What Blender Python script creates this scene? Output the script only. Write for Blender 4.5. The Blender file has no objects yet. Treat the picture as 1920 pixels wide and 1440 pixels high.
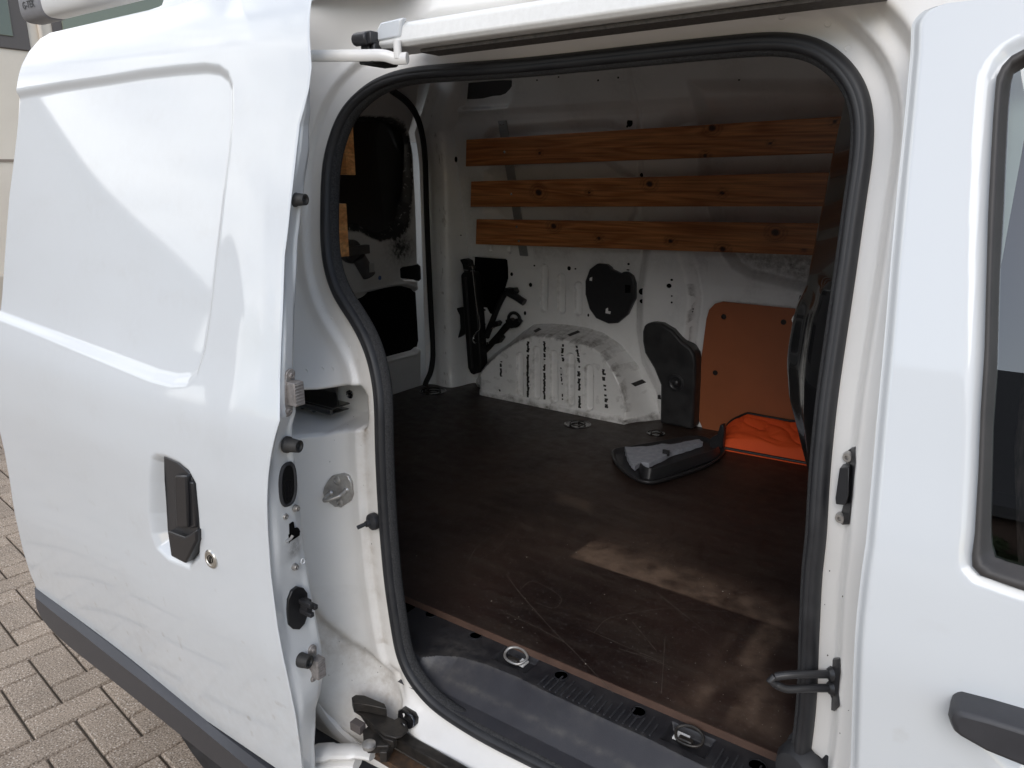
import bpy, bmesh, math, random
import numpy as np
from mathutils import Vector, Matrix
random.seed(7); rng = np.random.default_rng(7)
scn = bpy.context.scene
COL = scn.collection

# ------------------------------------------------------------------ camera
F_PX, PITCH, YAW = 1400.0, math.radians(15.6), math.radians(35.2)
CAM = np.array([0.0, 0.0, 1.38])
AF = np.array([-math.sin(YAW)*math.cos(PITCH), math.cos(YAW)*math.cos(PITCH), -math.sin(PITCH)])
AR = np.array([math.cos(YAW), math.sin(YAW), 0.0]); AU = np.cross(AR, AF)
cd = bpy.data.cameras.new('camera'); cam = bpy.data.objects.new('camera', cd); COL.objects.link(cam)
cd.sensor_width = 36; cd.lens = 36*F_PX/1920; cd.clip_start = .02; cd.clip_end = 600
cam.matrix_world = Matrix(((AR[0], AU[0], -AF[0], CAM[0]), (AR[1], AU[1], -AF[1], CAM[1]), (AR[2], AU[2], -AF[2], CAM[2]), (0, 0, 0, 1)))
scn.camera = cam

# ------------------------------------------------------------------ world, sun, exposure
SUN_EL, SUN_AZ = math.radians(34), math.radians(160)   # azimuth measured from +y, clockwise
w = bpy.data.worlds.new('World'); scn.world = w; w.use_nodes = True
nt = w.node_tree; nt.nodes.clear()
def wn(t, **k):
    n = nt.nodes.new(t)
    for a, b in k.items(): setattr(n, a, b)
    return n
out = wn('ShaderNodeOutputWorld'); bg = wn('ShaderNodeBackground'); bg.inputs[1].default_value = .125
sky = wn('ShaderNodeTexSky', sky_type='NISHITA', sun_disc=False)
sky.sun_elevation = SUN_EL; sky.sun_rotation = SUN_AZ
tc = wn('ShaderNodeTexCoord'); mp = wn('ShaderNodeMapping'); mp.inputs['Scale'].default_value = (1, 1, 2.2); mp.inputs['Location'].default_value = (3.1, 1.7, .4)
nz = wn('ShaderNodeTexNoise'); nz.inputs['Scale'].default_value = 2.3; nz.inputs['Detail'].default_value = 7; nz.inputs['Roughness'].default_value = .55
cr = wn('ShaderNodeValToRGB'); cr.color_ramp.elements[0].position = .38; cr.color_ramp.elements[1].position = .53
nz2 = wn('ShaderNodeTexNoise'); nz2.inputs['Scale'].default_value = 3.0; nz2.inputs['Detail'].default_value = 6
cr2 = wn('ShaderNodeValToRGB'); cr2.color_ramp.elements[0].position = .38; cr2.color_ramp.elements[1].position = .62
cr2.color_ramp.elements[0].color = (4.6, 5.0, 5.9, 1); cr2.color_ramp.elements[1].color = (13.6, 13.6, 13.4, 1)
mx = wn('ShaderNodeMix', data_type='RGBA')
L = nt.links.new
L(tc.outputs['Generated'], mp.inputs[0]); L(mp.outputs[0], nz.inputs['Vector']); L(mp.outputs[0], nz2.inputs['Vector'])
L(nz2.outputs[0], cr2.inputs[0])
vd = wn('ShaderNodeVectorMath', operation='DOT_PRODUCT'); vd.inputs[1].default_value = (-.22, .26, -.06)
sm = wn('ShaderNodeMath', operation='ADD'); L(tc.outputs['Generated'], vd.inputs[0]); L(nz.outputs[0], sm.inputs[0]); L(vd.outputs['Value'], sm.inputs[1]); L(sm.outputs[0], cr.inputs[0])
L(cr.outputs[0], mx.inputs[0]); L(sky.outputs[0], mx.inputs[6]); L(cr2.outputs[0], mx.inputs[7])
L(mx.outputs[2], bg.inputs[0]); L(bg.outputs[0], out.inputs[0])
sd = bpy.data.lights.new('sun', 'SUN'); sd.energy = 1.0; sd.angle = math.radians(40); sd.color = (1, .985, .96)
so = bpy.data.objects.new('sun', sd); COL.objects.link(so)
sv = Vector((math.sin(SUN_AZ)*math.cos(SUN_EL), math.cos(SUN_AZ)*math.cos(SUN_EL), math.sin(SUN_EL)))
so.rotation_euler = sv.to_track_quat('Z', 'Y').to_euler()
scn.view_settings.view_transform = 'Standard'; scn.view_settings.look = 'None'
scn.view_settings.exposure = 0.55; scn.view_settings.gamma = 1.0; scn.view_settings.use_curve_mapping = False
scn.render.engine = 'CYCLES'
scn.cycles.max_bounces = 10; scn.cycles.diffuse_bounces = 6; scn.cycles.transparent_max_bounces = 12

# ------------------------------------------------------------------ survey helpers: sight lines of the photo met with real planes
def hit(u, v, ax, val):
    d = AF*F_PX+AR*(u-960)-AU*(v-720); t = (val-CAM[ax])/d[ax]; return CAM+t*d
def hsurf(u, v, yf, dy=0.0):
    y = .7
    for _ in range(12): p = hit(u, v, 1, y); y = float(yf(p[2]))+dy
    return hit(u, v, 1, y)
def smooth_interp(pts, n=400, k=21):
    z = np.linspace(pts[0][0]-.2, pts[-1][0]+.2, n); y = np.interp(z, [p[0] for p in pts], [p[1] for p in pts])
    ker = np.hanning(k); ker /= ker.sum(); y2 = np.convolve(np.pad(y, k//2, mode='edge'), ker, 'valid')
    return lambda q: np.interp(q, z, y2)
yd = smooth_interp([(.30, .64), (.45, .60), (.70, .575), (.95, .565), (1.05, .572), (1.13, .598), (1.57, .695), (1.66, .75)], k=25)  # open sliding door skin
yo = smooth_interp([(.30, .74), (.45, .705), (.70, .685), (.95, .675), (1.05, .685), (1.13, .705), (1.57, .80), (1.70, .86)], k=25)   # closed body skin
yj = smooth_interp([(.40, .79), (1.02, .80), (1.53, .89), (1.7, .94)], k=25)                                                        # door opening plane
Z0 = .58                                                                                                              # cargo floor
def cat(pts, n=8, closed=False):
    P = [np.array(p, float) for p in pts]; o = []; N = len(P)
    rngk = range(N if closed else N-1)
    for i in rngk:
        a = P[(i-1) % N] if closed or i > 0 else 2*P[0]-P[1]; b = P[i]; c = P[(i+1) % N]
        d = P[(i+2) % N] if closed or i+2 < N else 2*P[-1]-P[-2]
        for j in range(n):
            t = j/n; o.append(.5*((2*b)+(-a+c)*t+(2*a-5*b+4*c-d)*t*t+(-a+3*b-3*c+d)*t**3))
    if not closed: o.append(P[-1])
    return np.array(o)
def resample(P, n, closed=False):
    Q = np.vstack([P, P[:1]]) if closed else np.array(P)
    s = np.r_[0, np.cumsum(np.linalg.norm(np.diff(Q, axis=0), axis=1))]
    t = np.linspace(0, s[-1], n+1)[:-1] if closed else np.linspace(0, s[-1], n)
    return np.stack([np.interp(t, s, Q[:, k]) for k in range(Q.shape[1])], 1)
def sdf(poly, X, Z):
    """signed distance to a polygon, negative inside"""
    P = np.asarray(poly, float)
    if X.size < 200:
        A = P; B = np.roll(P, -1, 0); x = X.reshape(-1, 1); z = Z.reshape(-1, 1); ex, ez = (B-A).T; t = np.clip(((x-A[:, 0])*ex+(z-A[:, 1])*ez)/(ex*ex+ez*ez+1e-12), 0, 1)
        d = np.sqrt(((x-A[:, 0]-ex*t)**2+(z-A[:, 1]-ez*t)**2).min(1)); c = ((A[:, 1] <= z) & (B[:, 1] > z)) | ((B[:, 1] <= z) & (A[:, 1] > z))
        ins = ((c & (x < A[:, 0]+(z-A[:, 1])*ex/np.where(np.abs(ez) < 1e-12, 1e-12, ez))).sum(1) % 2) == 1
        return np.where(ins, -d, d).reshape(X.shape)
    d = np.full(X.shape, 1e9); ins = np.zeros(X.shape, bool); n = len(P)
    for i in range(n):
        ax, az = P[i]; bx, bz = P[(i+1) % n]; ex, ez = bx-ax, bz-az; wx, wz = X-ax, Z-az
        t = np.clip((wx*ex+wz*ez)/(ex*ex+ez*ez+1e-12), 0, 1); d = np.minimum(d, (wx-ex*t)**2+(wz-ez*t)**2)
        c = ((az <= Z) & (bz > Z)) | ((bz <= Z) & (az > Z))
        if abs(ez) > 1e-12: ins ^= c & (X < ax+(Z-az)*ex/ez)
    d = np.sqrt(d); return np.where(ins, -d, d)
def sst(a, b, x): t = np.clip((x-a)/(b-a), 0, 1); return t*t*(3-2*t)
def capsule_sd(X, Z, ax, az, bx, bz, r):
    ex, ez = bx-ax, bz-az; t = np.clip(((X-ax)*ex+(Z-az)*ez)/(ex*ex+ez*ez+1e-12), 0, 1)
    return np.hypot(X-ax-ex*t, Z-az-ez*t)-r

# ------------------------------------------------------------------ materials
MATS = {}
def mat(name, col, rough=.5, metal=0, coat=0, noise=None, bump=None, dirt=None, emit=None, spec=.5, rvar=0):
    """noise=(scale, amount 0..1, colour2); bump=(scale, strength, dist); dirt=colour mixed in by the mesh attribute 'dirt'"""
    if name in MATS: return MATS[name]
    m = bpy.data.materials.new(name); m.use_nodes = True; t = m.node_tree; b = t.nodes['Principled BSDF']
    b.inputs['Base Color'].default_value = (*col, 1); b.inputs['Roughness'].default_value = rough; b.inputs['Metallic'].default_value = metal
    b.inputs['Coat Weight'].default_value = coat; b.inputs['Coat Roughness'].default_value = .04
    b.inputs['Specular IOR Level'].default_value = spec
    co = t.nodes.new('ShaderNodeTexCoord'); last = None
    if noise:
        n = t.nodes.new('ShaderNodeTexNoise'); n.inputs['Scale'].default_value = noise[0]; n.inputs['Detail'].default_value = 6; n.inputs['Roughness'].default_value = .6
        t.links.new(co.outputs['Object'], n.inputs['Vector'])
        r = t.nodes.new('ShaderNodeMapRange'); r.inputs[1].default_value = .35; r.inputs[2].default_value = .7; r.inputs[4].default_value = noise[1]
        t.links.new(n.outputs[0], r.inputs[0])
        x = t.nodes.new('ShaderNodeMix'); x.data_type = 'RGBA'; x.inputs[6].default_value = (*col, 1); x.inputs[7].default_value = (*noise[2], 1)
        t.links.new(r.outputs[0], x.inputs[0]); last = x.outputs[2]
        if rvar:
            rr = t.nodes.new('ShaderNodeMapRange'); rr.inputs[1].default_value = .3; rr.inputs[2].default_value = .7; rr.inputs[3].default_value = rough-rvar; rr.inputs[4].default_value = rough+rvar
            t.links.new(n.outputs[0], rr.inputs[0]); t.links.new(rr.outputs[0], b.inputs['Roughness'])
    if dirt:
        a = t.nodes.new('ShaderNodeAttribute'); a.attribute_name = 'dirt'
        n2 = t.nodes.new('ShaderNodeTexNoise'); n2.inputs['Scale'].default_value = 60; n2.inputs['Detail'].default_value = 8; n2.inputs['Roughness'].default_value = .7
        t.links.new(co.outputs['Object'], n2.inputs['Vector'])
        mu = t.nodes.new('ShaderNodeMath'); mu.operation = 'MULTIPLY_ADD'; mu.inputs[1].default_value = 2.6; mu.inputs[2].default_value = -.75
        t.links.new(n2.outputs[0], mu.inputs[0])
        m2 = t.nodes.new('ShaderNodeMath'); m2.operation = 'MULTIPLY'; m2.use_clamp = True; t.links.new(mu.outputs[0], m2.inputs[0]); t.links.new(a.outputs['Fac'], m2.inputs[1])
        x = t.nodes.new('ShaderNodeMix'); x.data_type = 'RGBA'; x.inputs[7].default_value = (*dirt, 1); x.inputs[6].default_value = (*col, 1)
        if last: t.links.new(last, x.inputs[6])
        t.links.new(m2.outputs[0], x.inputs[0]); last = x.outputs[2]
    if last: t.links.new(last, b.inputs['Base Color'])
    if bump:
        n = t.nodes.new('ShaderNodeTexNoise'); n.inputs['Scale'].default_value = bump[0]; n.inputs['Detail'].default_value = 4
        t.links.new(co.outputs['Object'], n.inputs['Vector'])
        bu = t.nodes.new('ShaderNodeBump'); bu.inputs['Strength'].default_value = bump[1]; bu.inputs['Distance'].default_value = bump[2]
        t.links.new(n.outputs[0], bu.inputs['Height']); t.links.new(bu.outputs[0], b.inputs['Normal'])
        if coat: pass
    MATS[name] = m; return m
WHITE = mat('white_paint', (.585, .61, .63), .45, coat=1, noise=(3, .3, (.55, .575, .595)), dirt=(.36, .33, .29), bump=(9, .03, .004))
WHITE.node_tree.nodes['Principled BSDF'].inputs['Coat IOR'].default_value = 1.55
JAMB = mat('jamb_paint', (.76, .745, .72), .4, coat=.4, noise=(7, .5, (.71, .69, .65)), dirt=(.30, .23, .16), bump=(14, .06, .004))
INNER = mat('inner_paint', (.84, .84, .83), .40, coat=.4, noise=(6, .5, (.77, .765, .75)), dirt=(.11, .095, .08), bump=(16, .08, .004))  # dirt colour also paints the shade lines round the pressed ribs
RUBBER = mat('rubber', (.014, .0145, .017), .55, noise=(26, .5, (.040, .040, .042)), rvar=.08, bump=(30, .1, .002))
TEXTILE = mat('seal_textile', (.012, .012, .013), .9, noise=(420, .45, (.09, .09, .093)), bump=(700, .7, .001))
RUBGREY = mat('dusty_rubber', (.018, .018, .018), .6, noise=(35, .6, (.05, .047, .044)), rvar=.1)
PLAST = mat('black_plastic', (.022, .022, .024), .38, noise=(60, .3, (.035, .035, .037)), bump=(500, .12, .0008))
TRIM = mat('grey_plastic_trim', (.044, .045, .051), .48, noise=(24, .5, (.046, .047, .057)), bump=(600, .2, .0008))
SILL = mat('sill_plastic', (.036, .036, .043), .46, noise=(14, .55, (.055, .055, .062)), dirt=(.15, .14, .125), rvar=.12, bump=(500, .25, .0008))
SILLB = mat('sill_black_plastic', (.012, .012, .015), .5, noise=(30, .5, (.026, .026, .029)), dirt=(.12, .11, .10), rvar=.1, bump=(500, .2, .0008))
HOLE = mat('dark_cavity', (.003, .003, .003), .9, spec=.1)
GLOSSB = mat('gloss_black_paint', (.008, .008, .009), .16, coat=.8, noise=(9, .3, (.02, .018, .016)))
STEEL = mat('dull_steel', (.50, .49, .47), .42, metal=.7, noise=(60, .6, (.22, .19, .17)), rvar=.1)
ZINC = mat('zinc_cast', (.36, .335, .32), .5, metal=.5, noise=(130, .8, (.20, .18, .17)), bump=(300, .4, .001))
CHROME = mat('bright_steel', (.62, .62, .61), .22, metal=1)
GREASE = mat('greasy_black_steel', (.018, .017, .016), .4, metal=.3, noise=(50, .7, (.06, .05, .042)), bump=(90, .4, .002))
RUSTR = mat('rail_rust', (.022, .018, .015), .7, noise=(38, .8, (.15, .075, .032)))
ORANGE = mat('orange_fabric', (.95, .115, .02), .75, noise=(14, .35, (.80, .08, .015)), bump=(260, .3, .001))
HARDB = mat('brown_lining_board', (.38, .118, .044), .5, noise=(9, .6, (.31, .098, .038)), bump=(240, .12, .0006))
FELT = mat('grey_felt', (.36, .38, .43), .95, noise=(60, .7, (.24, .25, .29)), bump=(220, .8, .002))
def m_wood(name, c1, c2, c3):
    m = bpy.data.materials.new(name); m.use_nodes = True; t = m.node_tree; b = t.nodes['Principled BSDF']
    b.inputs['Roughness'].default_value = .42; b.inputs['Coat Weight'].default_value = .25; b.inputs['Coat Roughness'].default_value = .3
    co = t.nodes.new('ShaderNodeTexCoord'); oi = t.nodes.new('ShaderNodeObjectInfo')
    add = t.nodes.new('ShaderNodeVectorMath'); add.operation = 'ADD'
    sc = t.nodes.new('ShaderNodeVectorMath'); sc.operation = 'SCALE'; sc.inputs['Scale'].default_value = 9.0
    t.links.new(oi.outputs['Random'], sc.inputs[0]); t.links.new(co.outputs['Object'], add.inputs[0]); t.links.new(sc.outputs[0], add.inputs[1])
    mp = t.nodes.new('ShaderNodeMapping'); mp.inputs['Scale'].default_value = (.55, 2.0, 6.0); t.links.new(add.outputs[0], mp.inputs[0])
    n = t.nodes.new('ShaderNodeTexNoise'); n.inputs['Scale'].default_value = 2.2; n.inputs['Detail'].default_value = 2; n.inputs['Distortion'].default_value = .5
    t.links.new(mp.outputs[0], n.inputs['Vector'])
    mu = t.nodes.new('ShaderNodeMath'); mu.operation = 'MULTIPLY'; mu.inputs[1].default_value = 60; t.links.new(n.outputs[0], mu.inputs[0])
    si = t.nodes.new('ShaderNodeMath'); si.operation = 'SINE'; t.links.new(mu.outputs[0], si.inputs[0])
    r = t.nodes.new('ShaderNodeMapRange'); r.inputs[1].default_value = -1; r.inputs[2].default_value = 1; t.links.new(si.outputs[0], r.inputs[0])
    f = t.nodes.new('ShaderNodeTexNoise'); f.inputs['Scale'].default_value = 30; f.inputs['Detail'].default_value = 5
    mp2 = t.nodes.new('ShaderNodeMapping'); mp2.inputs['Scale'].default_value = (.25, 4, 6); t.links.new(add.outputs[0], mp2.inputs[0]); t.links.new(mp2.outputs[0], f.inputs['Vector'])
    cr = t.nodes.new('ShaderNodeValToRGB'); cr.color_ramp.elements[0].color = (*c1, 1); cr.color_ramp.elements[1].color = (*c2, 1)
    t.links.new(r.outputs[0], cr.inputs[0])
    x = t.nodes.new('ShaderNodeMix'); x.data_type = 'RGBA'; x.blend_type = 'MULTIPLY'; x.inputs[0].default_value = .55
    t.links.new(cr.outputs[0], x.inputs[6]); t.links.new(f.outputs['Color'], x.inputs[7])
    hs = t.nodes.new('ShaderNodeMapRange'); hs.inputs[1].default_value = .3; hs.inputs[2].default_value = .7; hs.inputs[3].default_value = .55; hs.inputs[4].default_value = 1.1
    t.links.new(f.outputs[0], hs.inputs[0]); vm = t.nodes.new('ShaderNodeVectorMath'); vm.operation = 'SCALE'
    t.links.new(cr.outputs[0], vm.inputs[0]); t.links.new(hs.outputs[0], vm.inputs['Scale'])
    a = t.nodes.new('ShaderNodeAttribute'); a.attribute_name = 'dirt'
    x2 = t.nodes.new('ShaderNodeMix'); x2.data_type = 'RGBA'; x2.inputs[7].default_value = (*c3, 1)
    t.links.new(a.outputs['Fac'], x2.inputs[0]); t.links.new(vm.outputs[0], x2.inputs[6]); t.links.new(x2.outputs[2], b.inputs['Base Color'])
    return m
WOOD = m_wood('pine_slat', (.60, .245, .085), (.42, .145, .044), (.03, .009, .003))
WOODL = m_wood('pine_end_grain', (.75, .38, .15), (.60, .26, .09), (.05, .02, .01))

# ------------------------------------------------------------------ object helpers
def link(o, parent=None):
    COL.objects.link(o)
    if parent is not None:
        o.parent = parent
        if parent.parent is None: o.matrix_parent_inverse = Matrix.Translation(-parent.location)
    return o
def mk(name, V, Fc, m, parent=None, smooth=False, attr=None, angle=None, bevel=0, solid=0, kind=None):
    me = bpy.data.meshes.new(name); me.from_pydata([tuple(map(float, v)) for v in V], [], [tuple(map(int, f)) for f in Fc]); me.update()
    if m: me.materials.append(m)
    if smooth: me.polygons.foreach_set('use_smooth', [True]*len(me.polygons))
    if angle: me.set_sharp_from_angle(angle=math.radians(angle))
    if attr is not None:
        a = me.attributes.new('dirt', 'FLOAT', 'POINT'); a.data.foreach_set('value', np.asarray(attr, np.float32))
    o = link(bpy.data.objects.new(name, me), parent)
    if solid:
        s = o.modifiers.new('solid', 'SOLIDIFY'); s.thickness = solid; s.offset = 0
    if bevel:
        b = o.modifiers.new('bevel', 'BEVEL'); b.width = bevel; b.segments = 2; b.limit_method = 'ANGLE'; b.angle_limit = math.radians(35)
    if kind: o['kind'] = kind
    return o
class Acc:
    """collects pieces that make up ONE part"""
    def __init__(s): s.V = []; s.F = []
    def add(s, V, F):
        k = len(s.V); s.V += [tuple(map(float, v)) for v in V]; s.F += [tuple(i+k for i in f) for f in F]; return s
    def box(s, x0, x1, y0, y1, z0, z1, M=None):
        V = [np.array((x, y, z), float) for x in (x0, x1) for y in (y0, y1) for z in (z0, z1)]
        if M is not None: V = [M @ Vector(v) for v in V]
        return s.add(V, [(0, 1, 3, 2), (4, 6, 7, 5), (0, 4, 5, 1), (2, 3, 7, 6), (0, 2, 6, 4), (1, 5, 7, 3)])
    def tube(s, P, r, n=10, closed=False, cap=True, flat=1.0):
        P = [np.array(p, float) for p in P]; N = len(P); V = []; Fc = []; up = None
        R = r if hasattr(r, '__len__') else [r]*N
        for i in range(N):
            a = P[(i-1) % N] if closed or i else P[0]; b = P[(i+1) % N] if closed or i < N-1 else P[-1]
            t = b-a; t = t/(np.linalg.norm(t)+1e-12)
            if up is None: up = np.array((0, 0, 1.)) if abs(t[2]) < .9 else np.array((1., 0, 0))
            s1 = np.cross(t, up); s1 /= np.linalg.norm(s1)+1e-12; up = np.cross(s1, t)
            for k in range(n):
                th = 2*math.pi*k/n; V.append(P[i]+R[i]*(math.cos(th)*s1+flat*math.sin(th)*up))
        for i in range(N if closed else N-1):
            for k in range(n):
                j = (i+1) % N; Fc.append((i*n+k, i*n+(k+1) % n, j*n+(k+1) % n, j*n+k))
        if cap and not closed: Fc.append(tuple(range(n))[::-1]); Fc.append(tuple((N-1)*n+k for k in range(n)))
        return s.add(V, Fc)
    def lathe(s, c, axis, prof, n=24):
        """prof: list of (radius, height along axis)"""
        ax = np.array(axis, float); ax /= np.linalg.norm(ax); q = np.array((0, 0, 1.)) if abs(ax[2]) < .9 else np.array((1., 0, 0))
        a = np.cross(ax, q); a /= np.linalg.norm(a); b = np.cross(ax, a); c = np.array(c, float); V = []; Fc = []
        for r, h in prof:
            for k in range(n):
                th = 2*math.pi*k/n; V.append(c+ax*h+max(r, 1e-5)*(math.cos(th)*a+math.sin(th)*b))
        for i in range(len(prof)-1):
            for k in range(n): Fc.append((i*n+k, i*n+(k+1) % n, (i+1)*n+(k+1) % n, (i+1)*n+k))
        Fc.append(tuple(range(n))[::-1]); Fc.append(tuple((len(prof)-1)*n+k for k in range(n)))
        return s.add(V, Fc)
    def prism(s, P, d):
        """P: planar 3d outline, d: extrusion vector"""
        P = [np.array(p, float) for p in P]; d = np.array(d, float); n = len(P)
        return s.add(P+[p+d for p in P], [tuple(range(n))[::-1], tuple(range(n, 2*n))]+[(i, (i+1) % n, n+(i+1) % n, n+i) for i in range(n)])
    def make(s, name, m, parent=None, smooth=True, angle=35, bevel=0, kind=None, attr=None):
        o = mk(name, s.V, s.F, m, parent, smooth=smooth, angle=angle, bevel=bevel, kind=kind)
        bm = bmesh.new(); bm.from_mesh(o.data); bmesh.ops.recalc_face_normals(bm, faces=bm.faces); bm.to_mesh(o.data); bm.free()
        if angle: o.data.set_sharp_from_angle(angle=math.radians(angle))
        return o
def thing(name, label, cat_, loc=(0, 0, 0), group=None):
    o = bpy.data.objects.new(name, None); o.location = loc; o.empty_display_size = .1; COL.objects.link(o)
    o['label'] = label; o['category'] = cat_
    if group: o['group'] = group
    return o
def sheet(name, A, B, fn, m, parent, keep=None, dirt=None, swap=None, flip=False):
    """height sheet. A,B: 1d arrays; fn(A,B)->3d coords (X,Y,Z arrays)"""
    a, b = np.meshgrid(A, B, indexing='ij'); X, Y, Z = fn(a, b); nA, nB = a.shape
    V = np.stack([X, Y, Z], -1).reshape(-1, 3); idx = np.arange(nA*nB).reshape(nA, nB)
    q = np.stack([idx[:-1, :-1], idx[1:, :-1], idx[1:, 1:], idx[:-1, 1:]], -1).reshape(-1, 4)
    if keep is not None:
        k = keep(X, Y, Z).reshape(nA, nB); kk = (k[:-1, :-1] & k[1:, :-1] & k[1:, 1:] & k[:-1, 1:]).reshape(-1); q = q[kk]
    if flip: q = q[:, ::-1]
    used, inv = np.unique(q, return_inverse=True); q = inv.reshape(q.shape); D = None
    if dirt is not None: D = np.broadcast_to(dirt(X, Y, Z), a.shape).reshape(-1)[used]
    V = V[used]
    me = bpy.data.meshes.new(name); me.vertices.add(len(V)); me.vertices.foreach_set('co', V.astype(np.float32).reshape(-1))
    me.loops.add(len(q)*4); me.loops.foreach_set('vertex_index', q.astype(np.int32).reshape(-1))
    me.polygons.add(len(q)); me.polygons.foreach_set('loop_start', np.arange(0, len(q)*4, 4, dtype=np.int32)); me.polygons.foreach_set('loop_total', np.full(len(q), 4, np.int32))
    me.update(calc_edges=True); me.polygons.foreach_set('use_smooth', [True]*len(q)); me.materials.append(m)
    if D is not None:
        at = me.attributes.new('dirt', 'FLOAT', 'POINT'); at.data.foreach_set('value', D.astype(np.float32))
    return link(bpy.data.objects.new(name, me), parent)
def band(name, A, B, m, parent, closed=False, kind=None, prof=None):
    """loft between two equal-length 3d polylines"""
    n = len(A); V = list(A)+list(B); Fc = [(i, (i+1) % n, n+(i+1) % n, n+i) for i in range(n if closed else n-1)]
    return mk(name, V, Fc, m, parent, smooth=True)
def vnoise(X, Z, s, seed=0):
    r = np.random.default_rng(seed); T = r.random((64, 64)); x = (X*s) % 63; z = (Z*s) % 63; i = np.floor(x).astype(int); j = np.floor(z).astype(int)
    fx = x-i; fz = z-j; fx = fx*fx*(3-2*fx); fz = fz*fz*(3-2*fz); i1 = (i+1) % 64; j1 = (j+1) % 64
    return (T[i, j]*(1-fx)+T[i1, j]*fx)*(1-fz)+(T[i, j1]*(1-fx)+T[i1, j1]*fx)*fz

# ================================================================== THE VAN
van = thing('van', 'white panel van seen through its open sliding side door into an empty cargo bay', 'van', (-.45, 1.565, 0))
def pxs(pts, yf, dy=0): return np.array([hsurf(u, v, yf, dy) for u, v in pts])

# ---- outline of the side opening (outer edge of the rubber seal)
seal_px = [(1120, 95), (980, 110), (850, 120), (775, 127), (720, 142), (680, 167), (647, 203), (627, 247), (613, 300), (609, 350), (608, 400), (608, 445), (612, 490), (620, 525), (635, 562), (660, 600), (680, 635), (694, 670), (704, 715), (709, 765), (710, 840), (713, 910), (718, 990), (726, 1080), (732, 1125), (738, 1165), (748, 1220), (764, 1260), (788, 1295), (822, 1330), (885, 1372), (945, 1405), (1010, 1437)]
SO = pxs(seal_px, yj)
zb = SO[-1][2]-.002
rt_px = [(1527, 1355), (1535, 1205), (1541, 1080), (1550, 1000), (1557, 877), (1570, 750), (1588, 624), (1604, 516), (1620, 400), (1630, 333), (1637, 283), (1639, 227), (1633, 183), (1617, 143), (1590, 110), (1557, 83), (1523, 69), (1490, 63), (1440, 62), (1400, 65), (1300, 75), (1200, 86)]
SR = pxs(rt_px, yj)
xr0 = SR[0][0]
bot = np.array([[x, 0, zb] for x in np.linspace(SO[-1][0]+.08, xr0-.09, 5)]+[[xr0-.035, 0, zb+.012], [xr0-.01, 0, zb+.04], [xr0-.002, 0, zb+.08]])
loop = np.vstack([SO, bot, SR])[:, [0, 2]]
loop = resample(cat(loop, 6, True), 520, True)
ker = np.hanning(13); ker /= ker.sum()
loop = np.stack([np.convolve(np.r_[loop[-6:, k], loop[:, k], loop[:6, k]], ker, 'valid') for k in (0, 1)], 1)
N_ = len(loop); tan = np.roll(loop, -2, 0)-np.roll(loop, 2, 0); tan /= np.linalg.norm(tan, axis=1)[:, None]
nin = np.stack([-tan[:, 1], tan[:, 0]], 1)      # candidate inward normal
cen = loop.mean(0); loopS = loop[::2]
if ((cen-loop)*nin).sum() < 0: nin = -nin
def ring(a, b): p = loop+nin*a; return np.stack([p[:, 0], yj(p[:, 1])+b, p[:, 1]], 1)
def sweep(name, prof, m, parent):
    V = np.vstack([ring(a, b) for a, b in prof]); Fc = []
    for i in range(len(prof)-1):
        for k in range(N_): j = (k+1) % N_; Fc.append((i*N_+k, i*N_+j, (i+1)*N_+j, (i+1)*N_+k))
    return mk(name, V, Fc, m, parent, smooth=True)

# ---- body side pressing round the opening
POCK_PX = [(548, 740), (560, 731), (593, 733), (622, 728), (650, 724), (668, 725), (680, 732), (687, 745), (688, 773), (688, 797), (681, 804), (665, 805), (630, 809), (597, 815), (548, 812)]
BULGE = pxs([(540, 1000), (604, 1070), (612, 1110), (628, 1155), (655, 1205), (690, 1245), (730, 1275), (750, 1330), (755, 1440), (540, 1440)], yj, -.03)[:, [0, 2]]
POCK = None
def body_y(X, Z):
    d = sdf(loopS, X, Z); base = yj(Z); outr = yo(Z)+.004
    left = 1-sst(-.80, -.72, X)*1.0; right = sst(-.22, -.16, X); top = sst(1.50, 1.53, Z)*(1-0)
    y = base.copy()
    # left jamb: flange, crease, then outward slope
    yl = base-.010*sst(.034, .042, d)-(base-.012-outr)*sst(.055, .19, d)
    yr = base-.022*sst(.018, .030, d)-.02*sst(.045, .06, d)
    yt = base-.010*sst(.0, .02, d)-.058*sst(.018, .065, d)
    yb = base-.035*sst(.010, .05, d)
    wl = (1-sst(-.86, -.70, X)); wr = sst(-.24, -.17, X); wt = sst(1.42, 1.52, Z); wb = 1-sst(.53, .66, Z)
    mid = base-.010*sst(0, .02, d)
    y = mid; y = y*(1-wb)+yb*wb; y = y*(1-wt)+yt*wt; y = y*(1-wl)+yl*wl; y = y*(1-wr)+yr*wr
    y = y+np.clip(Z-1.3, 0, 1)*0
    if POCK is not None: k = 1-sst(-.010, .003, sdf(POCK, X, Z)); y = y*(1-k)+(.868+.12*np.clip(1.02-Z, 0, .05)*-6*.1)*k
    db = sdf(BULGE, X, Z); y = y+.020*(1-sst(-.028, .004, db))
    return y
def BP(u, v, dy=0):
    """point on the pressed body side"""
    y = .78
    for _ in range(24):
        p = hit(u, v, 1, y); y = .5*y+.5*(float(body_y(np.array([[p[0]]]), np.array([[p[2]]]))[0, 0])+dy)
    return hit(u, v, 1, y)
POCK = np.array([BP(u, v) for u, v in POCK_PX])[:, [0, 2]]
POCK[[0, 1, -1], 0] -= .22
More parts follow.
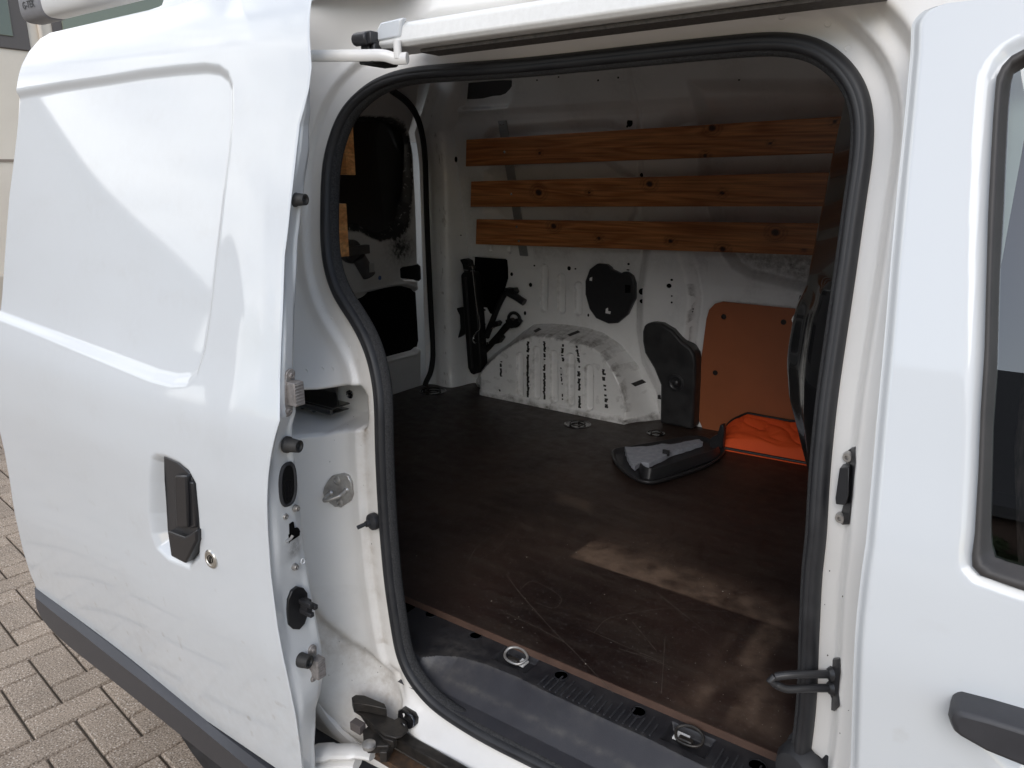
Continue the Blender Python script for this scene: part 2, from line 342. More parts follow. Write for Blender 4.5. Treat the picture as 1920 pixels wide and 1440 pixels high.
def body_dirt(X, Y, Z):
    d = sdf(loopS, X, Z)
    k = .55*np.exp(-((d-.03)/.012)**2)*(X < -.6)*(Z < 1.12)*(Z > .6)*vnoise(X, Z, 30, 3)
    k += .5*(1-sst(-.02, .02, sdf(BULGE, X, Z)))*vnoise(X, Z, 12, 5)
    k += 1.6*np.exp(-(np.hypot((X-POCK[9][0]+.005)/.010, (Z-POCK[9][1]-.015)/.030))**2)
    k += .35*sst(.60, .45, Z)*1.0 if False else 0
    k += .45*np.exp(-((d-.10)/.02)**2)*(Z > 1.4)*(X > -.4)*vnoise(X, Z, 22, 9)
    k += .7*np.exp(-((Z-1.585)/.012)**2)*sst(-.62, -.5, X)*(1-.0)
    return np.clip(k+.10*vnoise(X, Z, 60, 11)*(Z < .7), 0, 1)
xs = np.linspace(-1.97, -.03, 560); zs = np.linspace(.34, 1.66, 400)
body = sheet('body_side', xs, zs, lambda a, b: (a, body_y(a, b), b), JAMB, van, keep=lambda X, Y, Z: (sdf(loopS, X, Z) > -.012) & (X > -1.88+.88*np.clip(Z-1.58, 0, 1)) & (Z < 1.645), dirt=body_dirt)
sweep('jamb_return', [(.006, -.002), (.008, .014), (.004, .020)], RUBBER, body)
sweep('door_seal', [(.0, .004), (-.001, -.003), (.001, -.008), (.004, -.0125), (.009, -.014), (.0098, -.0125), (.0106, -.0135), (.0150, -.0115), (.0178, -.006), (.0185, .002), (.017, .008)], RUBBER, body)
sweep('seal_lip', [(.0165, -.0045), (.0200, -.002), (.0225, .002), (.0232, .008), (.0225, .012), (.018, .014)], TEXTILE, body)

# ---- roof, far side, tail and floor pan that close the van
shell = Acc()
shell.box(-1.97, 1.9, 2.42, 2.45, .40, 1.08).box(-1.88, .35, 2.36, 2.40, 1.08, 1.55).prism([(-1.8, 2.38, 1.54), (-1.8, 2.40, 1.55), (-1.8, 2.21, 1.69), (-1.8, 2.19, 1.685)], (2.15, 0, 0))
shell.prism([(-2.05, .93, .42), (-2.05, .93, 1.48), (-1.94, .93, 1.60), (-1.86, .93, 1.69), (-1.80, .93, 1.69), (-1.905, .93, 1.59), (-2.00, .93, 1.50), (-2.00, .93, .42)], (0, 1.4, 0))
shell.make('outer_shell', WHITE, van, smooth=False, angle=None)
Acc().box(-1.93, 1.2, .82, 2.36, .34, .505).make('underbody', HOLE, van, smooth=False, angle=None)
def roof_z(y): s_ = np.clip(np.minimum(y-.93, 2.20-y)/.635, 0, 1); return 1.685+.105*np.sin(np.pi/2*s_)
sheet('roof_gutter', np.linspace(0, 1, 160), np.linspace(0, 1, 24), lambda a, b: ((-1.84+.10*b)+(2.74-.10*b)*a, .845+.085*b**.9, 1.636+.049*np.sin(b*np.pi/2)), WHITE, van)
sheet('roof', np.linspace(-1.74, .9, 90), np.linspace(.929, 2.201, 60), lambda a, b: (a, b, roof_z(b)-.10*np.clip(a-.1, 0, 1)**2), WHITE, van)
# door sill plank under the body side
Acc().box(-1.05, 1.0, .70, .78, .30, .385).make('sill_trim', TRIM, van, bevel=.01)

# ---- white cover of the upper guide rail
def rc(u, v, y=.795): return hit(u, v, 1, y)
a0 = rc(710, 90); b0 = rc(706, 62)
RZ0 = a0[2]-.003; RZ1 = RZ0+.031; RX0 = a0[0]
rl = Acc(); prof = [(.838, RZ0-.002), (.796, RZ0), (.790, RZ0+.006), (.793, RZ1-.006), (.799, RZ1), (.86, RZ1+.010)]
V = [(RX0+.0, y, z) for y, z in prof]+[(-.16, y, z) for y, z in prof]; n = len(prof)
rl.add(V, [(i, i+1, n+i+1, n+i) for i in range(n-1)]+[tuple(range(n)), tuple(range(2*n-1, n-1, -1))])
e_ = hit(1300, 12, 1, .79); KR = (e_[2]-RZ0)/(e_[0]-RX0); print('rail slope', KR)
def tilt(A_): A_.V = [(v[0], v[1], v[2]+KR*(v[0]-RX0)) for v in A_.V]; return A_
rcov = tilt(rl).make('rail_cover', mat('rail_cover_paint', (.74, .74, .72), .42, coat=.2, noise=(150, .22, (.52, .50, .47)), bump=(40, .1, .001)), body, bevel=.002, angle=30)
Acc().prism([(RX0+.002, .7885, RZ0+.010), (RX0+.046, .7885, RZ0+.012), (RX0+.048, .7885, RZ1-.001), (RX0+.052, .7895, RZ1+.004), (RX0+.010, .7895, RZ1+.002), (RX0+.001, .7885, RZ1-.010)], (0, .010, 0)).make('cover_end_cap', WHITE, rcov, bevel=.0025)
tilt(Acc().box(RX0+.06, -.16, .812, .850, RZ0-.006, RZ0-.002)).make('rail_shadow_strip', mat('rail_shade', (.10, .09, .08), .7, noise=(200, .8, (.03, .028, .025))), rcov)  # dark strip painted in place of the shade under the rail cover
# black end bracket
e0 = hit(664, 60, 1, .775); e1 = hit(728, 118, 1, .775)
br = Acc(); bx0, bx1 = e0[0], e1[0]; bz1 = hit(690, 57, 1, .775)[2]; bz0 = hit(690, 120, 1, .775)[2]
br.box(bx0, RX0+.006, .775, .845, bz1-.016, bz1).box(bx0+.004, bx0+.020, .781, .845, bz0+.012, bz1-.014).box(bx0+.024, RX0+.006, .781, .845, bz0+.012, bz1-.014)
br.tube([(bx0-.001, .777, bz1-.009), (RX0, .777, bz1-.009)], .0085, 12)
br.prism([(bx0+.008, .773, bz0), (RX0+.008, .773, bz0), (RX0+.017, .773, bz0+.014), (bx0+.008, .773, bz0+.012)], (0, .05, 0))
br.make('rail_end_bracket', PLAST, body, bevel=.002)

# ================================================================== sliding door (open, slid back along the side)
dr_px = [(583, 0), (581, 50), (583, 90), (585, 127), (580, 167), (571, 205), (563, 233), (556, 290), (553, 317), (546, 375), (540, 433), (534, 480), (531, 580), (528, 650), (525, 713), (522, 790), (513, 818), (504, 857), (499, 895), (497, 930), (497, 960), (499, 1010), (504, 1077), (517, 1177), (533, 1260), (550, 1343), (559, 1403), (563, 1440)]
DR = pxs(dr_px, yd)
dl_px = [(350, 3), (290, 14), (233, 27), (180, 39), (133, 50), (105, 57), (87, 63), (67, 75), (47, 98), (33, 124), (25, 155), (20, 190), (14, 250), (7, 310), (0, 367)]
DL = pxs(dl_px, yd)
dl2 = pxs([(0, 842), (10, 897), (20, 960), (36, 1027), (50, 1070), (64, 1103)], yd)
zDt = max(DL[0][2], DR[0][2])+.012
print('door front x', DR[0], DR[12], DR[-1], 'rear', DL[0], DL[-1], dl2[0], dl2[-1])
zz = [DR[-1][2]-.12, DR[-1][2]]; 
rz = np.r_[DR[::-1][:, 2]]; rx = np.r_[DR[::-1][:, 0]]
o_ = np.argsort(rz); rz = rz[o_]; rx = rx[o_]
def XR(z):
    x = np.interp(z, rz, rx); x = x-np.where(z < rz[0], (rz[0]-z)*.12, 0); t = np.clip((z-(zDt-.05))/.05, 0, 1); return x-.05*(1-np.sqrt(1-t*t*.999))
lz = np.r_[dl2[::-1][:, 2], DL[::-1][:, 2]]; lx = np.r_[dl2[::-1][:, 0], DL[::-1][:, 0]]
# enforce increasing z
o_ = np.argsort(lz); lz = lz[o_]; lx = lx[o_]
def XL(z): return np.interp(z, lz, lx)
zD0 = dl2[-1][2]-.05
REC = pxs([(-60, 188), (27, 173), (110, 157), (200, 143), (265, 132), (333, 124), (383, 120), (410, 124), (428, 137), (437, 160), (437, 217), (431, 283), (417, 380), (405, 480), (393, 590), (382, 660), (368, 703), (349, 720), (322, 722), (283, 712), (200, 678), (100, 638), (0, 600), (-60, 575)], yd)[:, [0, 2]]
BOWL = pxs([(281, 857), (277, 900), (277, 960), (283, 1000), (294, 1030), (317, 1052), (357, 1070), (374, 1050), (376, 1010), (372, 960), (367, 907), (353, 880), (333, 863), (307, 851), (290, 849)], yd)[:, [0, 2]]
FL = pxs([(420, 860), (600, 700), (640, 0), (455, 0), (440, 300), (425, 480), (412, 640), (405, 780)], yd)[:, [0, 2]]
def door_y(X, Z):
    y = yd(Z); d = sdf(REC, X, Z); y = y+.009*(1-sst(-.014, .004, d))
    db = sdf(BOWL, X, Z); y = y+.024*(1-sst(-.030, .001, db))
    df = sdf(FL, X, Z); y = y-.0028*(1-sst(-.06, .04, df))
    e = XR(Z)-X; y = y+.0012*(1-sst(0, .003, e))+.002*(1-sst(.0, .05, e)); e2 = X-XL(Z); y = y+.010*(1-sst(0, .02, e2))
    y = y+.0008*np.sin(X*9+Z*4)+.0004*np.sin(Z*17-X*5)
    return y
zrow = np.linspace(zD0, zDt, 620)
def dfn(a, b): X = XL(a)+(XR(a)-XL(a))*b; return X, door_y(X, a), a
tcol = np.r_[np.linspace(0, .97, 330), np.linspace(.972, 1, 24)]
def door_dirt(X, Y, Z):
    k = .28*sst(.75, .45, Z)*vnoise(X, Z, 9, 41)+.10*vnoise(X*.4, Z, 30, 42)**3+.5*(vnoise(X, Z, 55, 43) > .93)*sst(1.0, .5, Z)+.06*vnoise(X, Z, 5, 44)
    return np.clip(k, 0, 1)
sdoor = sheet('sliding_door', zrow, tcol, dfn, WHITE, van, flip=True, dirt=door_dirt)
# front edge strip (faces the front of the van)
in_px = [(583, 187), (584, 217), (583, 283), (575, 333), (562, 447), (560, 480), (555, 580), (552, 680), (554, 755), (555, 800), (557, 835), (561, 862), (567, 923), (573, 990), (580, 1057), (583, 1085), (593, 1152), (603, 1218), (607, 1265), (604, 1297), (596, 1330), (596, 1400), (598, 1440)]
INE = np.array([hit(u, v, 0, float(XR(hsurf(u-25, v, yd)[2]))-.012) for u, v in in_px])
o_ = np.argsort(INE[:, 2]); INE = INE[o_]
def YIN(z): return np.maximum(np.interp(z, INE[:, 2], INE[:, 1]), yd(z)+.012)
def efn(a, b):
    y0 = door_y(XR(a)-1e-5, a)-.0005; y1 = YIN(a); t = np.clip(b, 0, 1); k = np.clip(b-1, 0, 1)
    y = y0+(y1-y0)*t+.006*np.clip(k*8, 0, 1); x = XR(a)-.0002-.003*sst(0, .12, t)-.012*t-.006*np.clip(k*8, 0, 1)-.10*k
    st = sst(.30, .34, (a-INE[0][2])/(INE[-1][2]-INE[0][2]))
    x = x+.004*np.sin(a*23)*sst(.1, .3, t)*(1-sst(.8, .95, t))
    return x, y, a
def EP(u, v, dx=-.012):
    z = hsurf(u-25, v, yd)[2]; return hit(u, v, 0, float(XR(z))+dx)
lat = EP(546, 1002)
LATY, LATZ = lat[1], lat[2]
edge = sheet('front_edge_panel', np.linspace(zD0-.06, zDt, 420), np.r_[np.linspace(0, 1, 18), np.linspace(1.1, 2, 5)], efn,
             mat('edge_paint', (.74, .75, .75), .38, coat=.5, noise=(8, .4, (.70, .71, .71)), dirt=(.05, .045, .04), bump=(20, .08, .003)), sdoor,
             dirt=lambda X, Y, Z: 1.3*np.exp(-(np.hypot((Z-LATZ+.022)/.018, (Y-LATY-.006)/.012))**2))
# inner shell of the door
sheet('inner_shell', np.linspace(zD0-.06, zDt, 60), np.linspace(0, 1, 20), lambda a, b: (XL(a)+.02+(XR(a)-.10-XL(a))*b, YIN(a)+.01, a), JAMB, sdoor)
# lower trim strip
up_px = [(65, 1102), (110, 1136), (150, 1166), (230, 1227), (300, 1283), (400, 1363), (500, 1440), (560, 1487)]
cr_px = [(66, 1120), (110, 1156), (150, 1186), (200, 1226), (333, 1330), (467, 1440), (560, 1512)]
lo_px = [(69, 1142), (80, 1162), (100, 1185), (133, 1215), (180, 1252), (233, 1294), (333, 1374), (393, 1422), (470, 1482), (560, 1552)]
nT = 90
def tl(px, dy): return resample(cat([hsurf(u, v, yd, dy) for u, v in px], 6), nT)
T1, T2, T3 = tl(up_px, -.002), tl(cr_px, -.014), tl(lo_px, -.004)
T0 = T1+np.array((0, .02, .002)); T4 = T3+np.array((0, .05, .0)); T2b = T2*1
V = np.vstack([T0, T1, T1*.15+T2*.85, T2, T2*.9+T3*.1, T3*.9+T2*.1, T3, T4]); Fc = []
for i in range(7):
    for k in range(nT-1): Fc.append((i*nT+k, i*nT+k+1, (i+1)*nT+k+1, (i+1)*nT+k))
Fc.append(tuple(i*nT for i in range(8))); Fc.append(tuple(i*nT+nT-1 for i in range(8))[::-1])
mk('lower_trim', V, Fc, TRIM, sdoor, smooth=True, angle=40)
# body-coloured skirt below outline so nothing shows through under the trim
# handle
def DP(u, v, dy=0): return hsurf(u, v, yd, dy)
hb = [DP(u, v, .002) for u, v in [(306, 855), (333, 866), (356, 888), (363, 915), (368, 960), (373, 988), (370, 1015), (347, 1057), (320, 1043), (313, 993), (310, 940), (307, 900)]]
han = Acc().prism([p+np.array((0, 0, 0)) for p in hb], (0, .024, 0)).make('handle', PLAST, sdoor, bevel=.0025)
hc = [DP(u, v, -.006) for u, v in [(326, 892), (348, 892), (350, 930), (352, 990), (330, 990), (328, 950)]]
Acc().prism(hc, (0, .02, 0)).prism([DP(u, v, -.001) for u, v in [(350, 900), (360, 905), (366, 960), (368, 990), (354, 992)]], (0, .012, 0)).prism([DP(u, v, -.008) for u, v in [(313, 996), (345, 1008), (367, 994), (368, 1015), (347, 1057), (320, 1043)]], (0, .02, 0)).make('handle_grip', mat('handle_black', (.016, .016, .018), .3, bump=(500, .1, .0005)), sdoor, bevel=.003)
lk = DP(396, 1048)
Acc().lathe(lk, (0, -1, .05), [(.0150, -.004), (.0150, .001), (.0128, .0026), (.0100, .0026), (.0094, .0018), (0, .0018)], 28).make('lock_cylinder', mat('lock_steel', (.62, .60, .55), .3, metal=.95), sdoor)
Acc().box(lk[0]-.0012, lk[0]+.0012, lk[1]-.0026, lk[1]-.0012, lk[2]-.005, lk[2]+.004).lathe(lk+np.array((0, -.0001, -.0)), (0, -1, .05), [(.0065, .0016), (.0065, .0024), (.0055, .0024), (.0055, .0016)], 24).make('key_slot', HOLE, sdoor)
# rubber bump stops on the front edge
for u, v, r, l in ((560, 374, .0085, .016), (547, 834, .0100, .018), (566, 1236, .0115, .020)):
    c = EP(u-6, v, -.010)
    Acc().lathe(c, (1, .25, 0), [(r*1.15, -.004), (r*1.15, .0), (r, .002), (r*.86, l), (r*.6, l), (r*.5, l-.003), (r*.2, l-.003), (0, l-.001)], 20).make('bump_stop', RUBGREY, sdoor)
# cast guide wedges
for (u0, v0, u1, v1), (bu, bv) in (((533, 690, 543, 782), (544, 736)), ((578, 1208, 586, 1280), (594, 1245))):
    p0 = EP(u0+4, v0, -.010); p1 = EP(u1-2, v1, -.010); pc = (p0+p1)/2; h = abs(p0[2]-p1[2])/2; wd = .0075
    gw = Acc(); O = []
    for k in range(24):
        th = 2*math.pi*k/24; yy = math.cos(th)*wd; z_ = math.sin(th)*wd+(h-wd)*(1 if math.sin(th) >= 0 else -1); t = z_/h
        O.append(p1*(.5-.5*t)+p0*(.5+.5*t)*1+np.array((0, yy, 0))) if False else O.append(np.array((pc[0], pc[1]+(p0[1]-p1[1])/2*t+yy, pc[2]+z_)))
    gw.prism(O, (.0045, 0, 0))
    q = EP(bu, bv, -.006); gw.box(pc[0]+.004, pc[0]+.020, pc[1]-.004, pc[1]+.012, q[2]-.016, q[2]+.016)
    for k in range(7): zz_ = q[2]-.013+k*.0043; gw.box(pc[0]+.0196, pc[0]+.021, pc[1]-.003, pc[1]+.011, zz_-.0008, zz_+.0008)
    g = gw.make('guide_wedge', ZINC, sdoor, bevel=.001)
    for s_ in (-1, 1): Acc().lathe((pc[0]+.0045, pc[1]+(p0[1]-p1[1])/2*s_*.78, pc[2]+s_*h*.74), (1, 0, 0), [(.0055, 0), (.0055, .0012), (.0038, .0014), (.0034, .004), (.0016, .004), (.0012, .002), (0, .002)], 16).make('guide_screw', ZINC, sdoor)
# oval rubber grommet and cavity
c = EP(539, 908, -.011); gh, gwid = abs(EP(536, 874)[2]-EP(541, 943)[2])/2, .0125
O1 = [np.array((c[0]+.001, c[1]+gwid*math.copysign(abs(math.cos(t))**.75, math.cos(t))*1.0+.0025*math.sin(t), c[2]+gh*math.copysign(abs(math.sin(t))**.8, math.sin(t)))) for t in np.linspace(0, 2*math.pi, 40, endpoint=False)]
Acc().tube(O1, .0028, 8, closed=True).make('grommet', RUBBER, sdoor)
Acc().prism([c+(p-c)*.93+np.array((.0012, 0, 0)) for p in O1], (-.003, 0, 0)).make('grommet_well', mat('well_black', (.006, .006, .006), .35), sdoor)
Acc().prism([c+(p-c)*.5+np.array((.0018, -.001, -.008)) for p in O1], (-.003, 0, 0)).make('well_bottom', GLOSSB, sdoor)
# flanged bolts
for u, v in ((555, 953), (533, 968), (553, 1063)):
    c = EP(u, v, -.010); Acc().lathe(c, (1, .1, 0), [(.0052, -.002), (.0052, .001), (.0042, .0015), (.0040, .004), (.0036, .0048), (.0018, .0048), (.0014, .0035), (0, .0035)], 14).make('edge_bolt', STEEL, sdoor)
c = EP(567, 1052, -.011); Acc().tube([c+np.array((.001, .0032*math.cos(t), .0042*math.sin(t))) for t in np.linspace(0, 6.28, 16, endpoint=False)], .0009, 6, closed=True).make('plug_ring', WHITE, sdoor)
# latch slot: T-shaped dark cut-out
LS = [(543, 983), (551, 979), (553, 992), (560, 990), (563, 996), (562, 1004), (553, 1010), (545, 1015), (538, 1024), (533, 1023), (531, 1014), (536, 1006), (543, 1001)]
Acc().prism([EP(u, v, -.0085) for u, v in LS], (-.004, 0, 0)).make('latch_slot', HOLE, sdoor, angle=None, smooth=False)
Acc().tube([EP(536, 1016, -.006), EP(545, 1010, -.006), EP(549, 1004, -.006)], .0022, 8).make('latch_claw', STEEL, sdoor)
# electrical contact block
CB = [(560, 1101), (570, 1103), (577, 1112), (578, 1140), (577, 1155), (572, 1170), (562, 1181), (550, 1180), (542, 1172), (541, 1160), (540, 1144), (541, 1125), (548, 1108)]
cb = Acc().prism([EP(u, v, -.007) for u, v in CB], (-.008, 0, 0)).make('contact_block', mat('contact_black', (.010, .010, .011), .3), sdoor, bevel=.001)
c = EP(566, 1133, -.008)
pb = Acc()
for dy, dz in ((-.003, .008), (-.003, -.008), (.005, .001)): pb.box(c[0], c[0]+.026, c[1]+dy-.003, c[1]+dy+.004, c[2]+dz-.0035, c[2]+dz+.0035)
pb.box(c[0], c[0]+.015, c[1]-.004, c[1]+.007, c[2]-.010, c[2]+.010); pb.make('contact_pins', PLAST, sdoor, bevel=.0008)
# upper and lower carrier arms of the door
arm = [hit(575, 105, 1, .735), hit(600, 105, 1, .745), hit(680, 104, 1, .770), hit(718, 104, 1, .780), hit(742, 110, 1, .788), hit(764, 109, 1, .792)]
Acc().tube(cat(arm, 6), .0052, 10, flat=1.5).tube([arm[-2]+np.array((.004, 0, .0)), arm[-2]+np.array((.004, 0, .022))], .0055, 12).make('upper_arm', JAMB, sdoor)
la = [hit(590, 1412, 2, .43), hit(625, 1410, 2, .44), hit(670, 1410, 2, .45), hit(700, 1414, 2, .455)]
LA = Acc().tube(cat(la, 6), [.020]*6+[.017]*6+[.014]*7, 12, flat=.55)
LA.tube(cat([p+np.array((0, 0, -.02)) for p in (la[0], la[1], la[2])], 6), .02, 10, flat=.5)
LA.make('lower_arm', JAMB, sdoor)
c = hit(692, 1400, 2, .490); Acc().lathe(c, (0, 0, 1), [(.011, 0), (.011, .006), (.006, .009), (0, .009)], 18).make('arm_rivet', STEEL, sdoor)

# ================================================================== fittings on the body round the opening
# middle rail inside its pocket
m0 = hit(546, 775, 1, .835); m1 = hit(640, 757, 1, .825); zt = m1[2]
mr = Acc(); mr.box(m0[0]-.05, m1[0], .800, .806, zt-.014, zt-.004).box(m0[0]-.05, m1[0], .806, .845, zt-.006, zt-.003).box(m0[0]-.05, m1[0]-.025, .838, .842, zt-.004, zt+.032).box(m0[0]-.05, m1[0]+.0, .800, .842, zt-.0145, zt-.012)
for k in range(3): mr.box(m1[0]-.05-.03*k, m1[0]-.044-.03*k, .802, .808, zt-.018, zt-.013)
mr.make('middle_rail', GLOSSB, body, bevel=.0015)
c = BP(657, 739); Acc().lathe(c+np.array((0, -.001, 0)), (.3, -1, 0), [(.0075, -.01), (.0075, .001), (.006, .0018), (.004, .0005), (0, .0)], 20).make('pocket_grommet', GLOSSB, body)
# striker plate with its loop
sp = [(608, 912), (614, 902), (622, 892), (642, 888), (652, 892), (658, 905), (659, 920), (660, 928), (656, 940), (640, 950), (628, 951), (618, 944), (607, 932), (605, 924)]
Cs = BP(633, 920)
def SPt(u, v, dy=0): return BP(u, v, dy-.001)
Acc().prism([SPt(u, v, -.004) for u, v in sp], (0, .006, 0)).make('striker_plate', STEEL, body, bevel=.0012)
for u, v in ((632, 901), (637, 942)):
    Acc().lathe(SPt(u, v, -.004), (0, -1, 0), [(.0085, 0), (.0085, .001), (.0055, .0035), (.0028, .0038), (.002, .002), (0, .002)], 18).make('striker_screw', STEEL, body)
A, B = SPt(620, 924, -.004), SPt(650, 918, -.004)
lp = cat([A, A+np.array((.004, -.015, -.003)), A+np.array((.010, -.020, -.004)), B+np.array((.002, -.020, -.004)), B+np.array((.003, -.015, -.003)), B], 6)
Acc().tube(lp, .0034, 10).lathe(A, (0, -1, 0), [(.0062, 0), (.0052, .003), (.004, .004)], 14).lathe(B, (0, -1, 0), [(.0062, 0), (.0052, .003), (.004, .004)], 14).make('striker_loop', STEEL, body)
# rubber grommet with a pin switch
c = BP(699, 978, -.009)
Acc().lathe(c, (-.15, -1, 0), [(.0140, -.006), (.0145, 0), (.0135, .004), (.009, .007), (.006, .008), (.005, .014), (0, .014)], 24).tube([c+np.array((-.003, -.010, 0)), c+np.array((-.009, -.026, -.003))], .0034, 10).make('pin_switch', RUBBER, body)
# spot welds and paint chips on the jamb
chips = Acc()
for _ in range(34):
    u = rng.uniform(600, 735); v = rng.uniform(560, 1290); p = BP(u, v, -.0004)
    if float(sdf(loop, np.array([[p[0]]]), np.array([[p[2]]]))[0, 0]) < .002 or p[0] > -.74: continue
    s_ = rng.uniform(.0004, .0011); n_ = 6
    chips.add([p]+[p+s_*np.array((math.cos(t), 0, 1.6*math.sin(t)))*rng.uniform(.6, 1.2) for t in np.linspace(0, 6.28, n_, endpoint=False)], [(0, i+1, (i+1) % n_+1) for i in range(n_)])
for _ in range(9):
    p = BP(rng.uniform(1545, 1598), rng.uniform(600, 1420), -.0004)
    if float(sdf(loop, np.array([[p[0]]]), np.array([[p[2]]]))[0, 0]) < .002: continue
    s_ = rng.uniform(.0004, .0009); chips.add([p]+[p+s_*np.array((math.cos(t), 0, 1.4*math.sin(t))) for t in np.linspace(0, 6.28, 6, endpoint=False)], [(0, i+1, (i+1) % 6+1) for i in range(6)])
chips.make('paint_chips', mat('chip', (.07, .06, .05), .8), body, angle=None, kind='stuff')
for u, v in ((622, 600), (655, 652), (575, 696), (605, 692), (623, 692), (698, 775), (699, 848), (1466, 32), (1596, 155), (1590, 90), (1552, 45)):
    c = BP(u, v); Acc().lathe(c+np.array((0, .0008, 0)), (0, -1, 0), [(.0038, 0), (.0034, .0012), (.002, .0004), (0, .0003)], 14).make('spot_weld', JAMB, body)

# lower guide rail, roller carriage
r0 = hit(700, 1385, 1, .80); 
zr = .405
def LP(u, v, z=.43): return hit(u, v, 2, z)
rail = Acc(); q0 = LP(742, 1368, .478); 
rail.box(q0[0]-.005, .3, q0[1]-.014, q0[1]+.006, .455, .478)
rail.make('lower_rail', GREASE, body, bevel=.0025)
Acc().box(q0[0]-.03, .3, q0[1]-.040, q0[1]-.012, .440, .452).make('rail_tray', RUSTR, body, bevel=.001)
ca = Acc()
plate = [(660, 1323), (668, 1318), (682, 1318), (700, 1326), (724, 1337), (726, 1346), (740, 1352), (748, 1348), (762, 1356), (766, 1372), (752, 1384), (742, 1387), (722, 1382), (700, 1366), (684, 1348), (664, 1336)]
ca.prism([LP(u, v, .492) for u, v in plate], (0, 0, .004))
ca.prism([LP(u, v, .497)for u, v in [(660, 1322), (668, 1317), (684, 1318), (722, 1334), (726, 1344), (690, 1336), (664, 1333)]], (0, 0, .016))
ca.prism([LP(u, v, .480) for u, v in [(676, 1344), (690, 1350), (742, 1390), (738, 1402), (720, 1396), (694, 1370)]], (0, 0, .012))
ca.prism([LP(u, v, .472) for u, v in [(681, 1383), (690, 1375), (712, 1384), (745, 1400), (728, 1412), (690, 1413), (683, 1405)]], (0, 0, .014))
ca.prism([LP(u, v, .462) for u, v in [(712, 1410), (738, 1408), (726, 1430), (713, 1430)]], (0, 0, .02))
car = ca.make('roller_carriage', GREASE, body, bevel=.0012)
Acc().lathe(LP(691, 1400, .487), (0, 0, 1), [(.009, 0), (.0085, .004), (.005, .0055), (0, .0055)], 18).make('roller_pin', STEEL, car)
Acc().box(*[f for p in [LP(671, 1360, .488)] for f in (p[0]-.012, p[0]+.012, p[1]-.007, p[1]+.007, p[2]-.010, p[2]+.006)]).make('carriage_buffer', mat('brown_rubber', (.10, .085, .08), .6), car, bevel=.001)
p = BP(757, 1360, -.012)
Acc().prism([BP(u, v, -.012) for u, v in [(746, 1332), (752, 1330), (772, 1342), (777, 1352), (776, 1364), (768, 1368), (752, 1362), (745, 1350)]], (0, .012, 0)).lathe(p, (0, -1, 0), [(.006, 0), (.006, .003), (0, .003)], 14).make('stop_bracket', GLOSSB, body, bevel=.002)
# inner edge of the wheel-arch lip below the jamb
lip = [hit(u, v, 1, .735) for u, v in [(596, 1318), (604, 1332), (620, 1355), (640, 1378), (668, 1402), (700, 1420), (740, 1438), (800, 1460)]]
Acc().tube(cat(lip, 6), .007, 8, flat=2.2).make('sill_lip', JAMB, body)

# catch on the B pillar
yB = float(BP(1582, 900)[1])
cb_ = Acc(); PB = lambda u, v, dy=0: BP(u, v, dy)
def xzbox(A_, u0, v0, u1, v1, d0, d1):
    a = PB(u0, v0); b = PB(u1, v1); A_.box(min(a[0], b[0]), max(a[0], b[0]), yB+d0, yB+d1, min(a[2], b[2]), max(a[2], b[2]))
cb_.prism([PB(u, v, -.003) for u, v in [(1597, 840), (1603, 838), (1603, 870), (1598, 925), (1592, 984), (1580, 985), (1573, 978), (1575, 962), (1582, 955), (1590, 930), (1592, 880), (1590, 862), (1588, 846)]], (0, .004, 0))
cb_.prism([PB(u, v, -.015) for u, v in [(1574, 878), (1592, 876), (1590, 930), (1586, 948), (1567, 946), (1566, 935)]], (0, .016, 0))
cat_ = cb_.make('door_catch', PLAST, body, bevel=.0018)
for u, v in ((1593, 856), (1579, 970)): Acc().lathe(PB(u, v, -.003), (-.3, -1, 0), [(.0065, 0), (.0065, .002), (.0048, .006), (.0022, .006), (.0018, .003), (0, .003)], 16).make('catch_screw', STEEL, cat_)
# twin-prong guide on its plate lower on the B pillar
gp = Acc().prism([PB(u, v, -.003) for u, v in [(1561, 1237), (1574, 1236), (1575, 1262), (1571, 1300), (1574, 1325), (1565, 1334), (1558, 1332), (1559, 1310), (1554, 1298), (1553, 1268), (1560, 1256)]], (0, .005, 0))
for v0, dv in ((1264, 0), (1290, 0)):
    a = PB(1560, v0, -.004)
    gp.tube(cat([a, a+np.array((-.020, -.016, .001)), a+np.array((-.040, -.030, .000)), a+np.array((-.052, -.036, -.004 if v0 == 1264 else .004))], 5), .0048, 10)
    gp.lathe(a, (-1, -.8, 0), [(.009, 0), (.0065, .004), (.005, .005)], 14)
a = PB(1560, 1264, -.004)+np.array((-.052, -.036, -.004)); b = PB(1560, 1290, -.004)+np.array((-.052, -.036, .004))
gp.tube([a, (a+b)/2+np.array((-.005, -.003, 0)), b], .0046, 10)
gp.make('prong_guide', PLAST, body, bevel=.001)
# round rubber buffer at the foot of the B pillar
c = hit(1520, 1440, 1, yB-.004)
Acc().lathe(c, (-.55, -1, 0), [(.040, -.012), (.042, -.004), (.040, .000), (.031, .002), (.031, .006), (.036, .010), (.034, .020), (.026, .030), (.012, .034), (0, .034)], 32).make('pillar_buffer', RUBBER, body)

